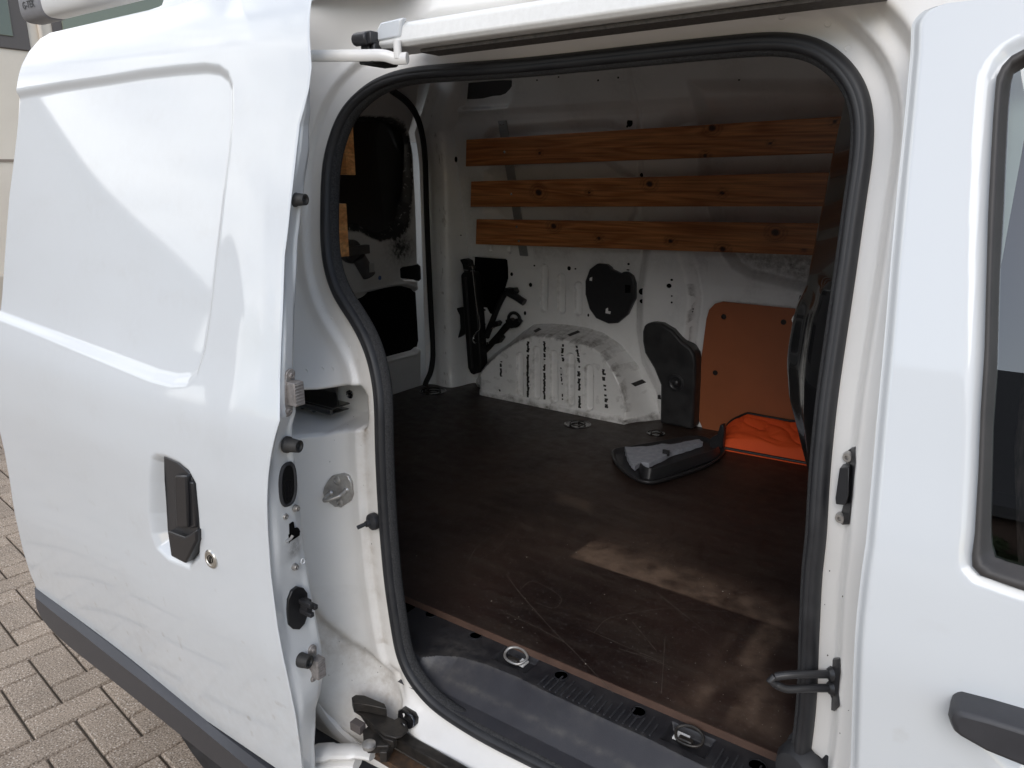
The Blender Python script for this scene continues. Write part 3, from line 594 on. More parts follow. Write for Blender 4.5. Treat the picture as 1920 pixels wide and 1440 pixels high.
# ================================================================== front door
fe = pxs([(1706, 40), (1704, 100), (1693, 220), (1680, 350), (1668, 480), (1655, 640), (1640, 800), (1628, 940), (1621, 1020), (1612, 1080), (1604, 1150), (1600, 1200), (1596, 1300), (1592, 1440)], yo)
fz = fe[::-1, 2]; fx = fe[::-1, 0]; zFt = fe[0][2]+.012; zF0 = .36
def XF(z):
    x = np.interp(z, fz, fx); t = np.clip((z-(zFt-.018))/.018, 0, 1); return x+.018*(1-np.sqrt(1-t*t*.999))
WOp = [(1920, 93), (1907, 97), (1887, 113), (1873, 133), (1868, 147), (1863, 213), (1858, 300), (1853, 400), (1850, 516), (1846, 660), (1839, 769), (1835, 877), (1828, 1000), (1821, 1052), (1825, 1064), (1838, 1076), (1920, 1105)]
WIp = [(1920, 125), (1903, 131), (1898, 140), (1896, 150), (1890, 213), (1886, 300), (1882, 400), (1875, 516), (1870, 697), (1862, 805), (1860, 900), (1858, 1000), (1862, 1042), (1866, 1050), (1874, 1054), (1884, 1057), (1920, 1067)]
WO = pxs(WOp, yo); WI = pxs(WIp, yo)
def close_win(W, o):
    zt, zb = W[0][2], W[-1][2]; tail = [(.50, zb-.010), (.70, zb-.02), (.80, zb-.02), (.86, zb+.0), (.84, zb+.04), (.66, zt-.12), (.56, zt-.02), (.48, zt)]
    P = [(p[0], p[2]) for p in W]+[(x-o, z+(o if z < 1.2 else -o)) for x, z in tail]
    return resample(np.array(P), 260, True)
WOl = close_win(WO, 0); WIl = close_win(WI, .018)
hbowl = pxs([(1800, 1330), (1830, 1400), (1870, 1440), (1900, 1470), (1990, 1500), (2080, 1460), (2080, 1400), (1920, 1360)], yo)[:, [0, 2]]
def fd_y(X, Z):
    y = yo(Z); e = X-XF(Z); y = y+.008*(1-sst(0, .010, e)); d = sdf(WOl, X, Z)
    y = y+.004*(1-sst(0, .012, d)); dh = sdf(hbowl, X, Z); y = y+.022*(1-sst(-.035, .004, dh)); return y+.0009*np.sin(X*11+Z*6)
zrf = np.linspace(zF0, zFt, 420)
fdoor = sheet('front_door', zrf, np.r_[np.linspace(0, .02, 14), np.linspace(.0215, 1, 330)], lambda a, b: ((XF(a)+(.98-XF(a))*b), fd_y(XF(a)+(.98-XF(a))*b, a), a), WHITE, van, keep=lambda X, Y, Z: sdf(WOl, X, Z) > -.008, dirt=lambda X, Y, Z: np.clip(.25*sst(.85, .5, Z)*vnoise(X, Z, 9, 51)+.5*(vnoise(X, Z, 50, 53) > .94)*sst(1.1, .6, Z), 0, 1))
band('door_edge_return', [(float(XF(z))+.001, float(yo(z))+.008, z) for z in zrf], [(float(XF(z))+.006, float(yo(z))+.060, z) for z in zrf], JAMB, fdoor)
def winring(P, dy): return np.stack([P[:, 0], yo(P[:, 1])+dy, P[:, 1]], 1)
def blend(t): return WOl*(1-t)+WIl*t
rings = [winring(blend(0), .006), winring(blend(.0), -.003), winring(blend(.12), -.006), winring(blend(.5), -.003), winring(blend(.56), .001), winring(blend(.9), .004), winring(blend(1.0), .010)]
n = len(WOl); V = np.vstack(rings); Fc = [(i*n+k, i*n+(k+1) % n, (i+1)*n+(k+1) % n, (i+1)*n+k) for i in range(len(rings)-1) for k in range(n)]
mk('window_seal', V, Fc, mat('window_rubber', (.036, .033, .032), .55, noise=(30, .5, (.055, .050, .048)), bump=(300, .1, .0006)), fdoor, smooth=True)
g = bpy.data.materials.new('tinted_glass'); g.use_nodes = True; t = g.node_tree; t.nodes.clear()
o1 = t.nodes.new('ShaderNodeOutputMaterial'); mxs = t.nodes.new('ShaderNodeMixShader'); tr = t.nodes.new('ShaderNodeBsdfTransparent'); gl = t.nodes.new('ShaderNodeBsdfGlossy'); fr = t.nodes.new('ShaderNodeFresnel')
tr.inputs[0].default_value = (.74, .84, .80, 1); gl.inputs['Roughness'].default_value = .0; fr.inputs[0].default_value = 2.25
t.links.new(fr.outputs[0], mxs.inputs[0]); t.links.new(tr.outputs[0], mxs.inputs[1]); t.links.new(gl.outputs[0], mxs.inputs[2]); t.links.new(mxs.outputs[0], o1.inputs[0])
gz = np.linspace(WIl[:, 1].min(), WIl[:, 1].max(), 60)
sheet('window_glass', np.linspace(WIl[:, 0].min()-.01, WIl[:, 0].max()+.01, 160), gz, lambda a, b: (a, yo(b)+.007, b), g, fdoor, keep=lambda X, Y, Z: sdf(WIl, X, Z) < .012)
fh = [(1784, 1330), (1781, 1320), (1785, 1310), (1793, 1303), (1803, 1303), (1860, 1318), (1920, 1336), (2050, 1375), (2060, 1400), (2040, 1440), (1990, 1432), (1920, 1408), (1850, 1380), (1800, 1352), (1788, 1342)]
O = [hsurf(u, v, yo, -.006) for u, v in fh]; ctr = sum(O)/len(O); hh = Acc(); n = len(O)
R2 = [p*.995+ctr*.005+np.array((0, -.016, 0)) for p in O]; R3 = [p+(ctr-p)*.12+np.array((0, -.024, .0)) for p in O]
hh.add([p+np.array((0, .012, 0)) for p in O]+R2+R3, [(i, (i+1) % n, n+(i+1) % n, n+i) for i in range(n)]+[(n+i, n+(i+1) % n, 2*n+(i+1) % n, 2*n+i) for i in range(n)]+[tuple(range(2*n, 3*n))])
hh.make('door_handle', mat('handle_grey_black', (.030, .030, .034), .5, noise=(40, .4, (.05, .05, .055)), bump=(500, .15, .0005)), fdoor, bevel=.003)
# roof flank and pillar above the front door
sheet('front_roof_side', np.linspace(-.03, 1.0, 120), np.linspace(zFt-.03, 1.66, 30), lambda a, b: (a, yo(b)+.02-.01*sst(zFt+.012, zFt+.04, b), b), WHITE, van)
Acc().box(-.02, .9, .84, .842, zFt+.006, zFt+.012).make('door_top_gap', RUBBER, van)
sheet('front_wing', np.linspace(.985, 1.75, 60), np.linspace(.36, 1.04, 60), lambda a, b: (a, yo(b)+.05*((a-.985)/.75)**2+.003, b), WHITE, van, keep=lambda X, Y, Z: np.hypot(X-1.32, Z-.33) > .36)
Acc().prism([(.99, .75, 1.03), (1.05, .78, 1.05), (1.6, .85, .98), (1.75, .9, .86), (1.75, 2.3, .86), (1.6, 2.3, .98), (1.05, 2.36, 1.05), (.99, 2.4, 1.03)], (0, 0, .01)).make('bonnet', WHITE, van)
# cab: seats, head restraint, far door with its window, dashboard
SEAT = mat('patterned_seat_cloth', (.045, .04, .042), .9, noise=(45, .9, (.20, .15, .15)), bump=(120, .5, .003))
def cushion(name, c, s_, rot, m, parent):
    bm = bmesh.new(); bmesh.ops.create_cube(bm, size=1); bmesh.ops.subdivide_edges(bm, edges=bm.edges, cuts=5, use_grid_fill=True)
    for v in bm.verts:
        p = v.co*2; q = Vector([math.copysign(abs(a)**1.0, a) for a in p]); l = (abs(q.x)**4+abs(q.y)**4+abs(q.z)**4)**.25; v.co = q/l*.5
        v.co = Vector((v.co.x*s_[0], v.co.y*s_[1], v.co.z*s_[2]))
    bmesh.ops.transform(bm, matrix=Matrix.Translation(c) @ Matrix.Rotation(rot, 4, 'Y'), verts=bm.verts)
    me = bpy.data.meshes.new(name); bm.to_mesh(me); bm.free(); me.materials.append(m); me.polygons.foreach_set('use_smooth', [True]*len(me.polygons))
    return link(bpy.data.objects.new(name, me), parent)
for y in (1.14, 1.95):
    st = cushion('seat', (.13, y, .87), (.17, .50, .66), math.radians(-12), SEAT, van)
    cushion('seat_base', (.42, y, .70), (.52, .50, .17), 0, SEAT, st)
    cushion('headrest', (.035, y, 1.265), (.10, .26, .13), math.radians(-8), mat('headrest_cloth', (.02, .03, .028), .8), st)
Acc().box(.80, .98, .85, 2.3, .75, 1.03).make('dashboard', PLAST, van, bevel=.03)
Acc().tube([(.74+.19*math.cos(t)*.35, 1.95+.19*math.sin(t), 1.02+.19*math.cos(t)*.93) for t in np.linspace(0, 6.28, 30, endpoint=False)], .014, 8, closed=True).make('steering_wheel', PLAST, van)
Acc().box(-.12, .98, .80, 2.36, .50, .54).make('cab_floor', PLAST, van)
fd = Acc(); fd.box(-.1, .98, 2.33, 2.36, .5, 1.04); fd.box(-.1, .04, 2.30, 2.36, 1.04, 1.70); fd.box(.04, .7, 2.30, 2.34, 1.58, 1.70).make('far_cab_door', PLAST, van)
# wheels of the van
def wheel(x, y):
    wl = Acc().lathe((x, y, .305), (0, -1, 0), [(.20, 0), (.30, 0), (.305, .02), (.305, .15), (.295, .18), (.27, .19), (.215, .185), (.20, .17)], 48).make('tyre', RUBBER, van)
    Acc().lathe((x, y-.165, .305), (0, -1, 0), [(.205, -.1), (.205, .018), (.19, .012), (.16, .0), (.08, .012), (.03, .02), (0, .02)], 40).make('rim', STEEL, wl)
wheel(-1.33, .95); wheel(1.32, .95); wheel(-1.33, 2.36); wheel(1.32, 2.36)

# ================================================================== CARGO BAY
def wb(z): return np.interp(z, [.5, 1.05, 1.56, 1.62, 1.68, 1.76], [2.27, 2.27, 2.185, 2.15, 2.11, 1.98])
def WP(u, v, dy=0): return hsurf(u, v, wb, dy)
def wpx(pts): return np.array([WP(u, v) for u, v in pts])[:, [0, 2]]
ribs = [((1012, 503), (1027, 577), .016), ((1045, 521), (1059, 580), .016), ((1076, 536), (1091, 584), .015), ((905, 462), (935, 468), .010), ((952, 462), (958, 470), .010)]
HATCH = wpx([(887, 481), (947, 485), (951, 488), (953, 521), (940, 567), (928, 592), (918, 588), (912, 577), (899, 575), (887, 572)])
PIL = wpx([(1206, 470), (1196, 540), (1195, 620), (1205, 680), (1232, 735), (1240, 800), (1300, 800), (1306, 640), (1316, 560), (1305, 500), (1290, 455), (1270, 430), (1220, 430)])
WREC = wpx([(1290, 150), (1310, 340), (1330, 400), (1347, 470), (1372, 505), (1405, 524), (1500, 548), (1620, 560), (1700, 300), (1700, 150)])
WREC2 = wpx([(905, 320), (960, 290), (1130, 285), (1190, 330), (1195, 400), (1172, 445), (1100, 470), (950, 440), (905, 400)])
HOLLOW = wpx([(853, 150), (962, 140), (962, 190), (955, 203), (870, 208), (855, 195)])
TOPREC = wpx([(920, 238), (985, 232), (1130, 222), (1150, 225), (1172, 245), (1180, 275), (905, 275), (905, 255)])
TOPREC2 = wpx([(1235, 260), (1245, 220), (1275, 200), (1330, 195), (1620, 180), (1620, 260)])
BOARD = wpx([(1357, 565), (1500, 579), (1560, 585), (1560, 870), (1335, 822), (1320, 805), (1307, 775), (1305, 760), (1326, 597), (1331, 580), (1342, 569)])
holes = [(1181, 230, 4.5, 7), (1176, 237, 1.5, 2), (1202, 328, 3, 3.5), (1210, 545, 5.3, 6), (1210, 563, 3.8, 4), (1261, 534, 3.8, 4), (1266, 523, 2, 2), (1266, 553, 1.3, 1.5), (1266, 565, 1.5, 1.8), (1067, 503, 3, 4), (1079, 504, 1.5, 1.6), (1002, 498, 1.6, 1.6), (960, 514, 2.5, 3.5), (995, 534, 2.8, 4), (985, 587, 2, 4), (1103, 591, 1.5, 3), (1178, 506, 2.5, 1.2), (1179, 495, 2, 2), (857, 299, 2.4, 5), (908, 581, 3, 1.6), (909, 608, 1.3, 1.6), (904, 663, 1.5, 1.6), (901, 683, 2.5, 3), (1011, 151, 1.2, 1.6), (1051, 145, 1.2, 1.6), (1125, 151, 1.4, 2), (1163, 146, 1.4, 2), (1388, 150, 1.6, 2), (866, 441, 1.4, 1), (1303, 578, 1.2, 1.2), (1302, 583, 1.2, 1)]
def wall_y(X, Z):
    y = wb(Z).copy()
    for (u0, v0), (u1, v1), r in ribs:
        a = WP((u0+u1)/2, v0); b = WP((u0+u1)/2, v1); y = y+.012*(1-sst(-.005, .001, capsule_sd(X, Z, a[0], a[2], b[0], b[2], r)))
    y = y+.014*(1-sst(-.004, .001, sdf(HATCH, X, Z)))
    y = y-.028*(1-sst(-.040, .008, sdf(PIL, X, Z)))
    y = y+.045*(1-sst(-.030, .004, sdf(WREC, X, Z)))+.035*(1-sst(-.035, .003, sdf(WREC2, X, Z)))
    y = y+.030*(1-sst(-.016, .002, sdf(HOLLOW, X, Z)))+.025*(1-sst(-.03, .005, sdf(TOPREC, X, Z)))+.03*(1-sst(-.05, .01, sdf(TOPREC2, X, Z)))
    y = y+.010*(1-sst(-.012, .004, sdf(BOARD, X, Z)))
    y = y-.012*sst(1.575, 1.60, Z+.03*(X+1.0)*0)
    y = y+.012*(1-sst(.004, .010, np.abs(X+1.07)))*sst(1.1, 1.2, Z)*.5
    y = y+.0015*np.sin(X*13+Z*7)
    return y
def wall_dirt_rib_shade(X, Y, Z):
    k = .9*(1-sst(-.06, .0, sdf(WREC, X, Z)))*sst(1.24, 1.10, Z)
    k += .45*(1-sst(0, .05, np.abs(Z-1.115)))*(X < -.85)*(X > -1.5)*vnoise(X, Z, 9, 2)
    k += .22*vnoise(X, Z, 17, 4)**2
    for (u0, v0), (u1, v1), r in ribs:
        a = WP((u0+u1)/2, v0); b = WP((u0+u1)/2, v1); k = k+.38*np.exp(-((capsule_sd(X, Z, a[0], a[2], b[0], b[2], r)+.001)/.0024)**2)  # groove shade painted into the colour as dark rib outlines
    k += .32*np.exp(-((sdf(BOARD, X, Z)-.004)/.004)**2)*vnoise(X, Z, 30, 14)+.30*np.exp(-((sdf(PIL, X, Z)+.002)/.003)**2)*(Z < 1.1)
    k += .8*np.exp(-(sdf(PIL, X, Z)/.008+3)**2)*(X > -.95)*(vnoise(X, Z, 40, 6) > .5)*(Z < 1.05)
    return np.clip(k, 0, 1)
sheet('cargo_wall', np.linspace(-1.80, -.12, 620), np.linspace(.56, 1.70, 430), lambda a, b: (a, wall_y(a, b), b), INNER, van, dirt=wall_dirt_rib_shade)
wall = bpy.data.objects['cargo_wall']
HC = HOLLOW.mean(0)
Acc().prism([(HC[0]+(x-HC[0])*.93, float(wb(z))+.026, HC[1]+(z-HC[1])*.90) for x, z in resample(cat(HOLLOW, 4, True), 50, True)], (0, .002, 0)).make('hollow_shade', mat('hollow_shade_grey', (.06, .06, .062), .7), wall, angle=None, smooth=False)  # dark grey panel paints in the shade of the deep hollow
Acc().prism([hit(u, v, 1, 2.125) for u, v in [(805, 157), (825, 156), (825, 172), (820, 175), (806, 173)]], (0, .002, 0)).make('pillar_opening', HOLE, wall, angle=None, smooth=False)
Acc().prism([(x, 2.2735, z) for x, z in HATCH], (0, .002, 0)).make('hatch_cavity', HOLE, wall, angle=None, smooth=False)
for u, v, a, b in holes:
    p = WP(u, v); s_ = np.linalg.norm(p-CAM)/F_PX
    y = float(wall_y(np.array([[p[0]]]), np.array([[p[2]]]))[0, 0]) if not (820 < u < 875) else p[1]
    if 820 < u < 875: p = hit(u, v, 1, 2.155); y = 2.150 if v > 200 else 2.15
    O = [(p[0]+a*s_*1.25*math.cos(t), y-.0012, p[2]+b*s_*math.sin(t)) for t in np.linspace(0, 2*math.pi, 14, endpoint=False)]
    Acc().prism(O, (0, .0008, 0)).make('punched_hole', HOLE, wall, angle=None, smooth=False)
# wheel arch box
AIN = np.array([hit(u, v, 1, 2.152) for u, v in [(901, 752), (901, 700), (918, 680), (940, 660), (970, 641), (998, 630), (1030, 633), (1065, 640), (1105, 650), (1127, 664), (1147, 693), (1162, 724), (1172, 760), (1172, 800)]])[:, [0, 2]]
AOUT = np.array([hit(u, v, 1, 2.27) for u, v in [(893, 745), (897, 690), (925, 664), (952, 645), (980, 622), (1002, 607), (1035, 606), (1065, 609), (1100, 614), (1130, 623), (1165, 646), (1197, 685), (1225, 745), (1237, 775), (1243, 800)]])[:, [0, 2]]
AIN[0, 1] = AIN[-1, 1] = .55; AOUT[0, 1] = AOUT[-1, 1] = .55
arib = [((970, 662), (979, 735), .0155), ((1001, 652), (1010, 741), .0165), ((1034, 659), (1042, 748), .0165), ((1064, 664), (1075, 754), .0165), ((1100, 686), (1108, 762), .0165)]
def arch_y(X, Z):
    di = sdf(AIN, X, Z); do = sdf(AOUT, X, Z)
    t = np.where(di <= 0, 0, np.where(do >= 0, 1.05, np.clip(di, 0, None)/(np.clip(di, 0, None)+np.clip(-do, 0, None)+1e-6)))
    t = sst(-.02, 1.02, t)*.35+.65*t
    y = 2.152+.120*t+.003*(1-sst(-.02, 0, di))*0
    for (u0, v0), (u1, v1), r in arib:
        a = hit((u0+u1)/2, v0, 1, 2.152); b = hit((u0+u1)/2, v1, 1, 2.152); y = y+.013*(1-sst(-.005, .001, capsule_sd(X, Z, a[0], a[2]-.012, b[0], b[2]+.0, r)))
    y = y-.008*(1-sst(.598, .602, Z))
    return y+.0008*np.sin(X*31+Z*17)
def arch_dirt_rib_shade(X, Y, Z):
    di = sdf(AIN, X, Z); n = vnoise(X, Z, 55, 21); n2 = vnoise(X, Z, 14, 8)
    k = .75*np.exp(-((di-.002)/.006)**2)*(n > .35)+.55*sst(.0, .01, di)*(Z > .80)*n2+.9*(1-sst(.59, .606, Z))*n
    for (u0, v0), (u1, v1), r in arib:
        a = hit((u0+u1)/2, v0, 1, 2.152); b = hit((u0+u1)/2, v1, 1, 2.152); k = k+.55*np.exp(-((capsule_sd(X, Z, a[0], a[2]-.012, b[0], b[2]+.0, r)+.001)/.0022)**2)*(.4+.8*n)  # painted shade: each arch rib gets a dark outline over the dirt
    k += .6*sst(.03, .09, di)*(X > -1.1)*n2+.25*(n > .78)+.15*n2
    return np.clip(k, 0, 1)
arch = sheet('wheel_arch', np.linspace(AOUT[:, 0].min()-.02, AOUT[:, 0].max()+.02, 340), np.linspace(.565, AOUT[:, 1].max()+.02, 170), lambda a, b: (a, arch_y(a, b), b), INNER, wall, dirt=arch_dirt_rib_shade, keep=lambda X, Y, Z: sdf(AOUT, X, Z) < .004)
# rough black scuffs and tape remains on the wheel arch
sc = Acc(); r_ = np.random.default_rng(3)
def jag(u0, v0, u1, v1, w_, gap, ypl=2.152, seg=14):
    a = hit(u0, v0, 1, ypl); b = hit(u1, v1, 1, ypl)
    for k in range(seg):
        if r_.random() < gap: continue
        p = a+(b-a)*k/seg; q = a+(b-a)*(k+1.02)/seg; l, r = r_.uniform(.6, 1.3)*w_, r_.uniform(.6, 1.3)*w_; o = r_.uniform(-.3, .3)*w_
        f = lambda P, dx: (P[0]+dx, float(arch_y(np.array([[P[0]+dx]]), np.array([[P[2]]]))[0, 0])-.0006, P[2])
        sc.add([f(p, -l+o), f(p, r+o), f(q, r*.8+o), f(q, -l*.9+o)], [(0, 1, 2, 3)])
jag(990, 640, 990, 745, .0055, .02, seg=26); jag(1021, 640, 1021, 675, .005, .15); jag(1021, 683, 1021, 752, .005, .3, seg=22)
jag(1055, 645, 1056, 680, .005, .25); jag(1052, 686, 1055, 750, .003, .6, seg=22); jag(1081, 648, 1086, 680, .0055, .2); jag(1086, 686, 1087, 765, .0055, .15, seg=24)
jag(940, 675, 939, 706, .005, .1); jag(1131, 692, 1137, 765, .006, .2, seg=20); jag(937, 730, 938, 734, .004, 0, seg=2)
sc.make('black_scuffs', mat('scuff_black', (.02, .019, .018), .8), arch, angle=None, smooth=False, kind='stuff')
def tape(pts, dz=0):
    O = []
    for u, v, y in pts: p = hit(u, v, 1, y); O.append(p)
    return O
def tape2(u0, v0, u1, v1, w_, n_=8):
    """strip lying on the arch surface between two sight lines"""
    def on(u, v):
        y = 2.2
        for _ in range(40): p = hit(u, v, 1, y); y = .6*y+.4*float(arch_y(np.array([[p[0]]]), np.array([[p[2]]]))[0, 0])
        return hit(u, v, 1, y-.0015)
    L_ = [on(u0+(u1-u0)*t-w_/2, v0+(v1-v0)*t-w_*.35) for t in np.linspace(0, 1, n_)]; R_ = [on(u0+(u1-u0)*t+w_/2, v0+(v1-v0)*t+w_*.35) for t in np.linspace(0, 1, n_)]
    Acc().add(L_+R_, [(i, i+1, n_+i+1, n_+i) for i in range(n_-1)]).make('tape_strip', mat('black_tape', (.018, .017, .016), .6), arch, angle=None, smooth=False)
tape2(1002, 622, 1013, 616, 5); tape2(1066, 629, 1086, 621, 5); tape2(1187, 722, 1208, 714, 8)
# round black vent cover
VC = [(1120, 494), (1137, 496), (1144, 501), (1146, 505), (1163, 513), (1168, 510), (1175, 510), (1185, 517), (1190, 532), (1190, 560), (1176, 590), (1157, 606), (1140, 607), (1117, 597), (1105, 580), (1097, 552), (1097, 527), (1105, 505)]
Acc().prism([WP(u, v, -.022) for u, v in VC], (0, .02, 0)).make('vent_cover', PLAST, wall, bevel=.004)
for a in ([(1107, 513), (1111, 513), (1110, 527), (1105, 526)], [(1136, 579), (1140, 577), (1140, 583), (1145, 584), (1144, 589), (1135, 587)]): Acc().prism([WP(u, v, -.0235) for u, v in a], (0, .001, 0)).make('cover_window', INNER, wall, angle=None, smooth=False)
Acc().prism([WP(u, v, -.0235) for u, v in [(1172, 534), (1182, 535), (1182, 549), (1172, 549)]], (0, .001, 0)).make('cover_slot', HOLE, wall, angle=None, smooth=False)
# tall black side cover
SC = [(1207, 612), (1213, 606), (1225, 605), (1240, 607), (1260, 619), (1280, 642), (1294, 652), (1302, 665), (1304, 677), (1303, 720), (1299, 806), (1237, 794), (1238, 722), (1226, 692), (1208, 662), (1204, 640), (1204, 622)]
O = [WP(u, v, -.058) for u, v in SC]; side = Acc().prism(O, (0, .06, 0)).make('side_cover', mat('scuffed_black_plastic', (.022, .022, .023), .45, noise=(25, .5, (.05, .05, .05)), rvar=.12, bump=(300, .3, .001)), wall, bevel=.008)
p = WP(1267, 718, -.060); Acc().lathe(p, (0, -1, 0), [(.028, -.001), (.028, .0015), (.022, .003), (.020, .001), (.015, .000), (.013, .004), (.008, .008), (0, .009)], 28).make('cover_boss', PLAST, side)
Acc().prism([WP(u, v, -.020) for u, v in [(1233, 741), (1240, 741), (1240, 749), (1233, 748)]], (0, .015, 0)).make('cover_clip', PLAST, side)
# brown lining board with its buttons
Acc().prism([(x, 2.262, z) for x, z in BOARD], (0, .006, 0)).make('lining_board', HARDB, wall, bevel=.001)
lb = bpy.data.objects['lining_board']
for u, v in ((1357, 594), (1469, 604), (1341, 699)):
    Acc().lathe(hit(u, v, 1, 2.262), (0, -1, 0), [(.0085, 0), (.0075, .0018), (0, .0025)], 18).make('board_button', mat('button_brown', (.012, .008, .006), .5), lb)

# wooden slats along the wall
def slat(name, x0, x1, z0a, z1a, z0b, z1b, yf, th, knots, m, parent, slant=0):
    """board from x0 to x1; lower/upper edge z at both ends"""
    na, nb = 260, 26; r = .0025; V = []; D = []
    b = np.r_[0, np.linspace(.02, .98, nb), 1]
    X = np.linspace(x0, x1, na); t = (X-x0)/(x1-x0)
    for i in range(na):
        lo = z0a+(z0b-z0a)*t[i]; hi = z1a+(z1b-z1a)*t[i]
        prof = [(lo, th), (lo, r), (lo+r*.3, r*.3)]+[(lo+r+(hi-lo-2*r)*k, 0) for k in np.linspace(0, 1, nb)]+[(hi-r*.3, r*.3), (hi, r), (hi, th)]
        for z, d in prof:
            xx = X[i]+slant*(z-lo)*(1-t[i]); V.append((xx, float(yf(z))+d, z)); D.append((xx, z))
    D = np.array(D); q = np.zeros(len(D))
    for kx, kz, kr in knots:
        dd = np.hypot((D[:, 0]-kx)*.8, D[:, 1]-kz); q = np.maximum(q, 1-sst(kr*.6, kr*1.05, dd)); q = np.maximum(q, .55*np.exp(-((dd-kr*1.5)/(kr*.18))**2)); q = np.maximum(q, .35*np.exp(-((dd-kr*2.1)/(kr*.2))**2))
    p = nb+6; Fc = [(i*p+k, (i+1)*p+k, (i+1)*p+k+1, i*p+k+1) for i in range(na-1) for k in range(p-1)]
    Fc += [((i)*p+p-1, (i+1)*p+p-1, (i+1)*p, i*p) for i in range(na-1)]+[tuple(range(p)), tuple((na-1)*p+k for k in range(p))[::-1]]
    return mk(name, V, Fc, m, parent, smooth=True, attr=q, angle=40)
def ysl(z): return 2.165-.16*(np.asarray(z)-1.15)
def SLP(u, v): return hsurf(u, v, ysl)
XS1 = -.36
for nm, (ul, vtl, vbl), (ur, vtr, vbr), kn in (
    ('t', (868, 262, 312), (1560, 219, 287), [(1335, 240, .011), (1445, 269, .005), (1322, 292, .007), (1012, 287, .006), (1565, 228, .006)]),
    ('m', (877, 340, 388), (1545, 323, 387), [(1218, 345, .011), (1010, 361, .013), (1354, 362, .007), (1104, 361, .006)]),
    ('b', (887, 411, 458), (1530, 419, 479), [(1038, 424, .011), (1123, 447, .008), (1257, 452, .008), (1454, 436, .012), (1355, 467, .010), (1507, 468, .004)])):
    a, b, c, d = SLP(ul, vtl), SLP(ul+5, vbl), SLP(ur, vtr), SLP(ur, vbr)
    x0 = (a[0]+b[0])/2; f = (XS1-x0)/(c[0]-x0)
    z1b = a[2]+(c[2]-a[2])*f; z0b = b[2]+(d[2]-b[2])*f
    print('slat', nm, a, b, c, d)
    s_ = slat('slat', x0, XS1, b[2], a[2], z0b, z1b, ysl, .018, [(SLP(u, v)[0], SLP(u, v)[2], r) for u, v, r in kn], WOOD, van, slant=.18)
    for (u, v) in {'t': [(946, 285)], 'm': [(959, 364)], 'b': [(969, 425), (973, 452)]}[nm]:
        for du in ((0,) if nm != 'b' else (0,)):
            p = SLP(u, v); Acc().lathe(p+np.array((0, -.0005, 0)), (0, -1, 0), [(.0042, -.001), (.0040, .001), (.002, .0014), (0, .0006)], 12).make('slat_screw', CHROME, s_)
# galvanised straps that carry the slats
stp = Acc(); A = hit(941, 226, 1, 2.15); B = hit(982, 480, 1, 2.225)
stp.add([A+np.array((-.018, 0, 0)), A+np.array((.018, 0, 0)), B+np.array((.018, 0, 0)), B+np.array((-.018, 0, 0))]+[q+np.array((0, .004, 0)) for q in (A+np.array((-.018, 0, 0)), A+np.array((.018, 0, 0)), B+np.array((.018, 0, 0)), B+np.array((-.018, 0, 0)))], [(0, 1, 2, 3), (7, 6, 5, 4), (0, 4, 5, 1), (1, 5, 6, 2), (2, 6, 7, 3), (3, 7, 4, 0)])
sb = stp.make('slat_strap', mat('galvanised', (.34, .35, .35), .5, metal=.6), wall, bevel=.0015)
for q in ((-.008, -.012), (.008, -.012)): Acc().lathe(A+np.array((q[0], -.0005, q[1])), (0, -1, 0), [(.0035, 0), (.002, .0015), (0, .0015)], 10).make('strap_rivet', CHROME, sb)
for q in ((-.008, .012), (.008, .012)): Acc().lathe(B+np.array((q[0], -.0005, q[1])), (0, -1, 0), [(.0035, 0), (.002, .0015), (0, .0015)], 10).make('strap_rivet', CHROME, sb)

# rear corner pillar between wall and tail door
pp = np.array([(-1.935, 2.150), (-1.925, 2.160), (-1.90, 2.165), (-1.875, 2.160), (-1.855, 2.159), (-1.835, 2.162), (-1.818, 2.178), (-1.810, 2.205), (-1.806, 2.24), (-1.798, 2.266), (-1.786, 2.276)])
pq = cat(pp, 4)
def pfn(a, b):
    i = np.clip(b, 0, 1)*(len(pq)-1); x = np.interp(i, range(len(pq)), pq[:, 0]); y = np.interp(i, range(len(pq)), pq[:, 1])
    k = np.clip(a-1.40, 0, 1); foot = np.exp(-((a-.58)/.05)**2)
    return x+foot*.01+.9*np.clip(a-1.53, 0, 1), y-.9*k**2-.05*k-foot*.006*(b < .6), a
sheet('rear_pillar', np.linspace(.565, 1.69, 150), np.linspace(0, 1, 60), pfn, INNER, van, flip=True, dirt=lambda X, Y, Z: np.clip(.9*(vnoise(X*3, Z, 60, 5) > .8)*np.exp(-((X+1.84)/.012)**2)+.12*vnoise(X, Z, 20, 3), 0, 1))

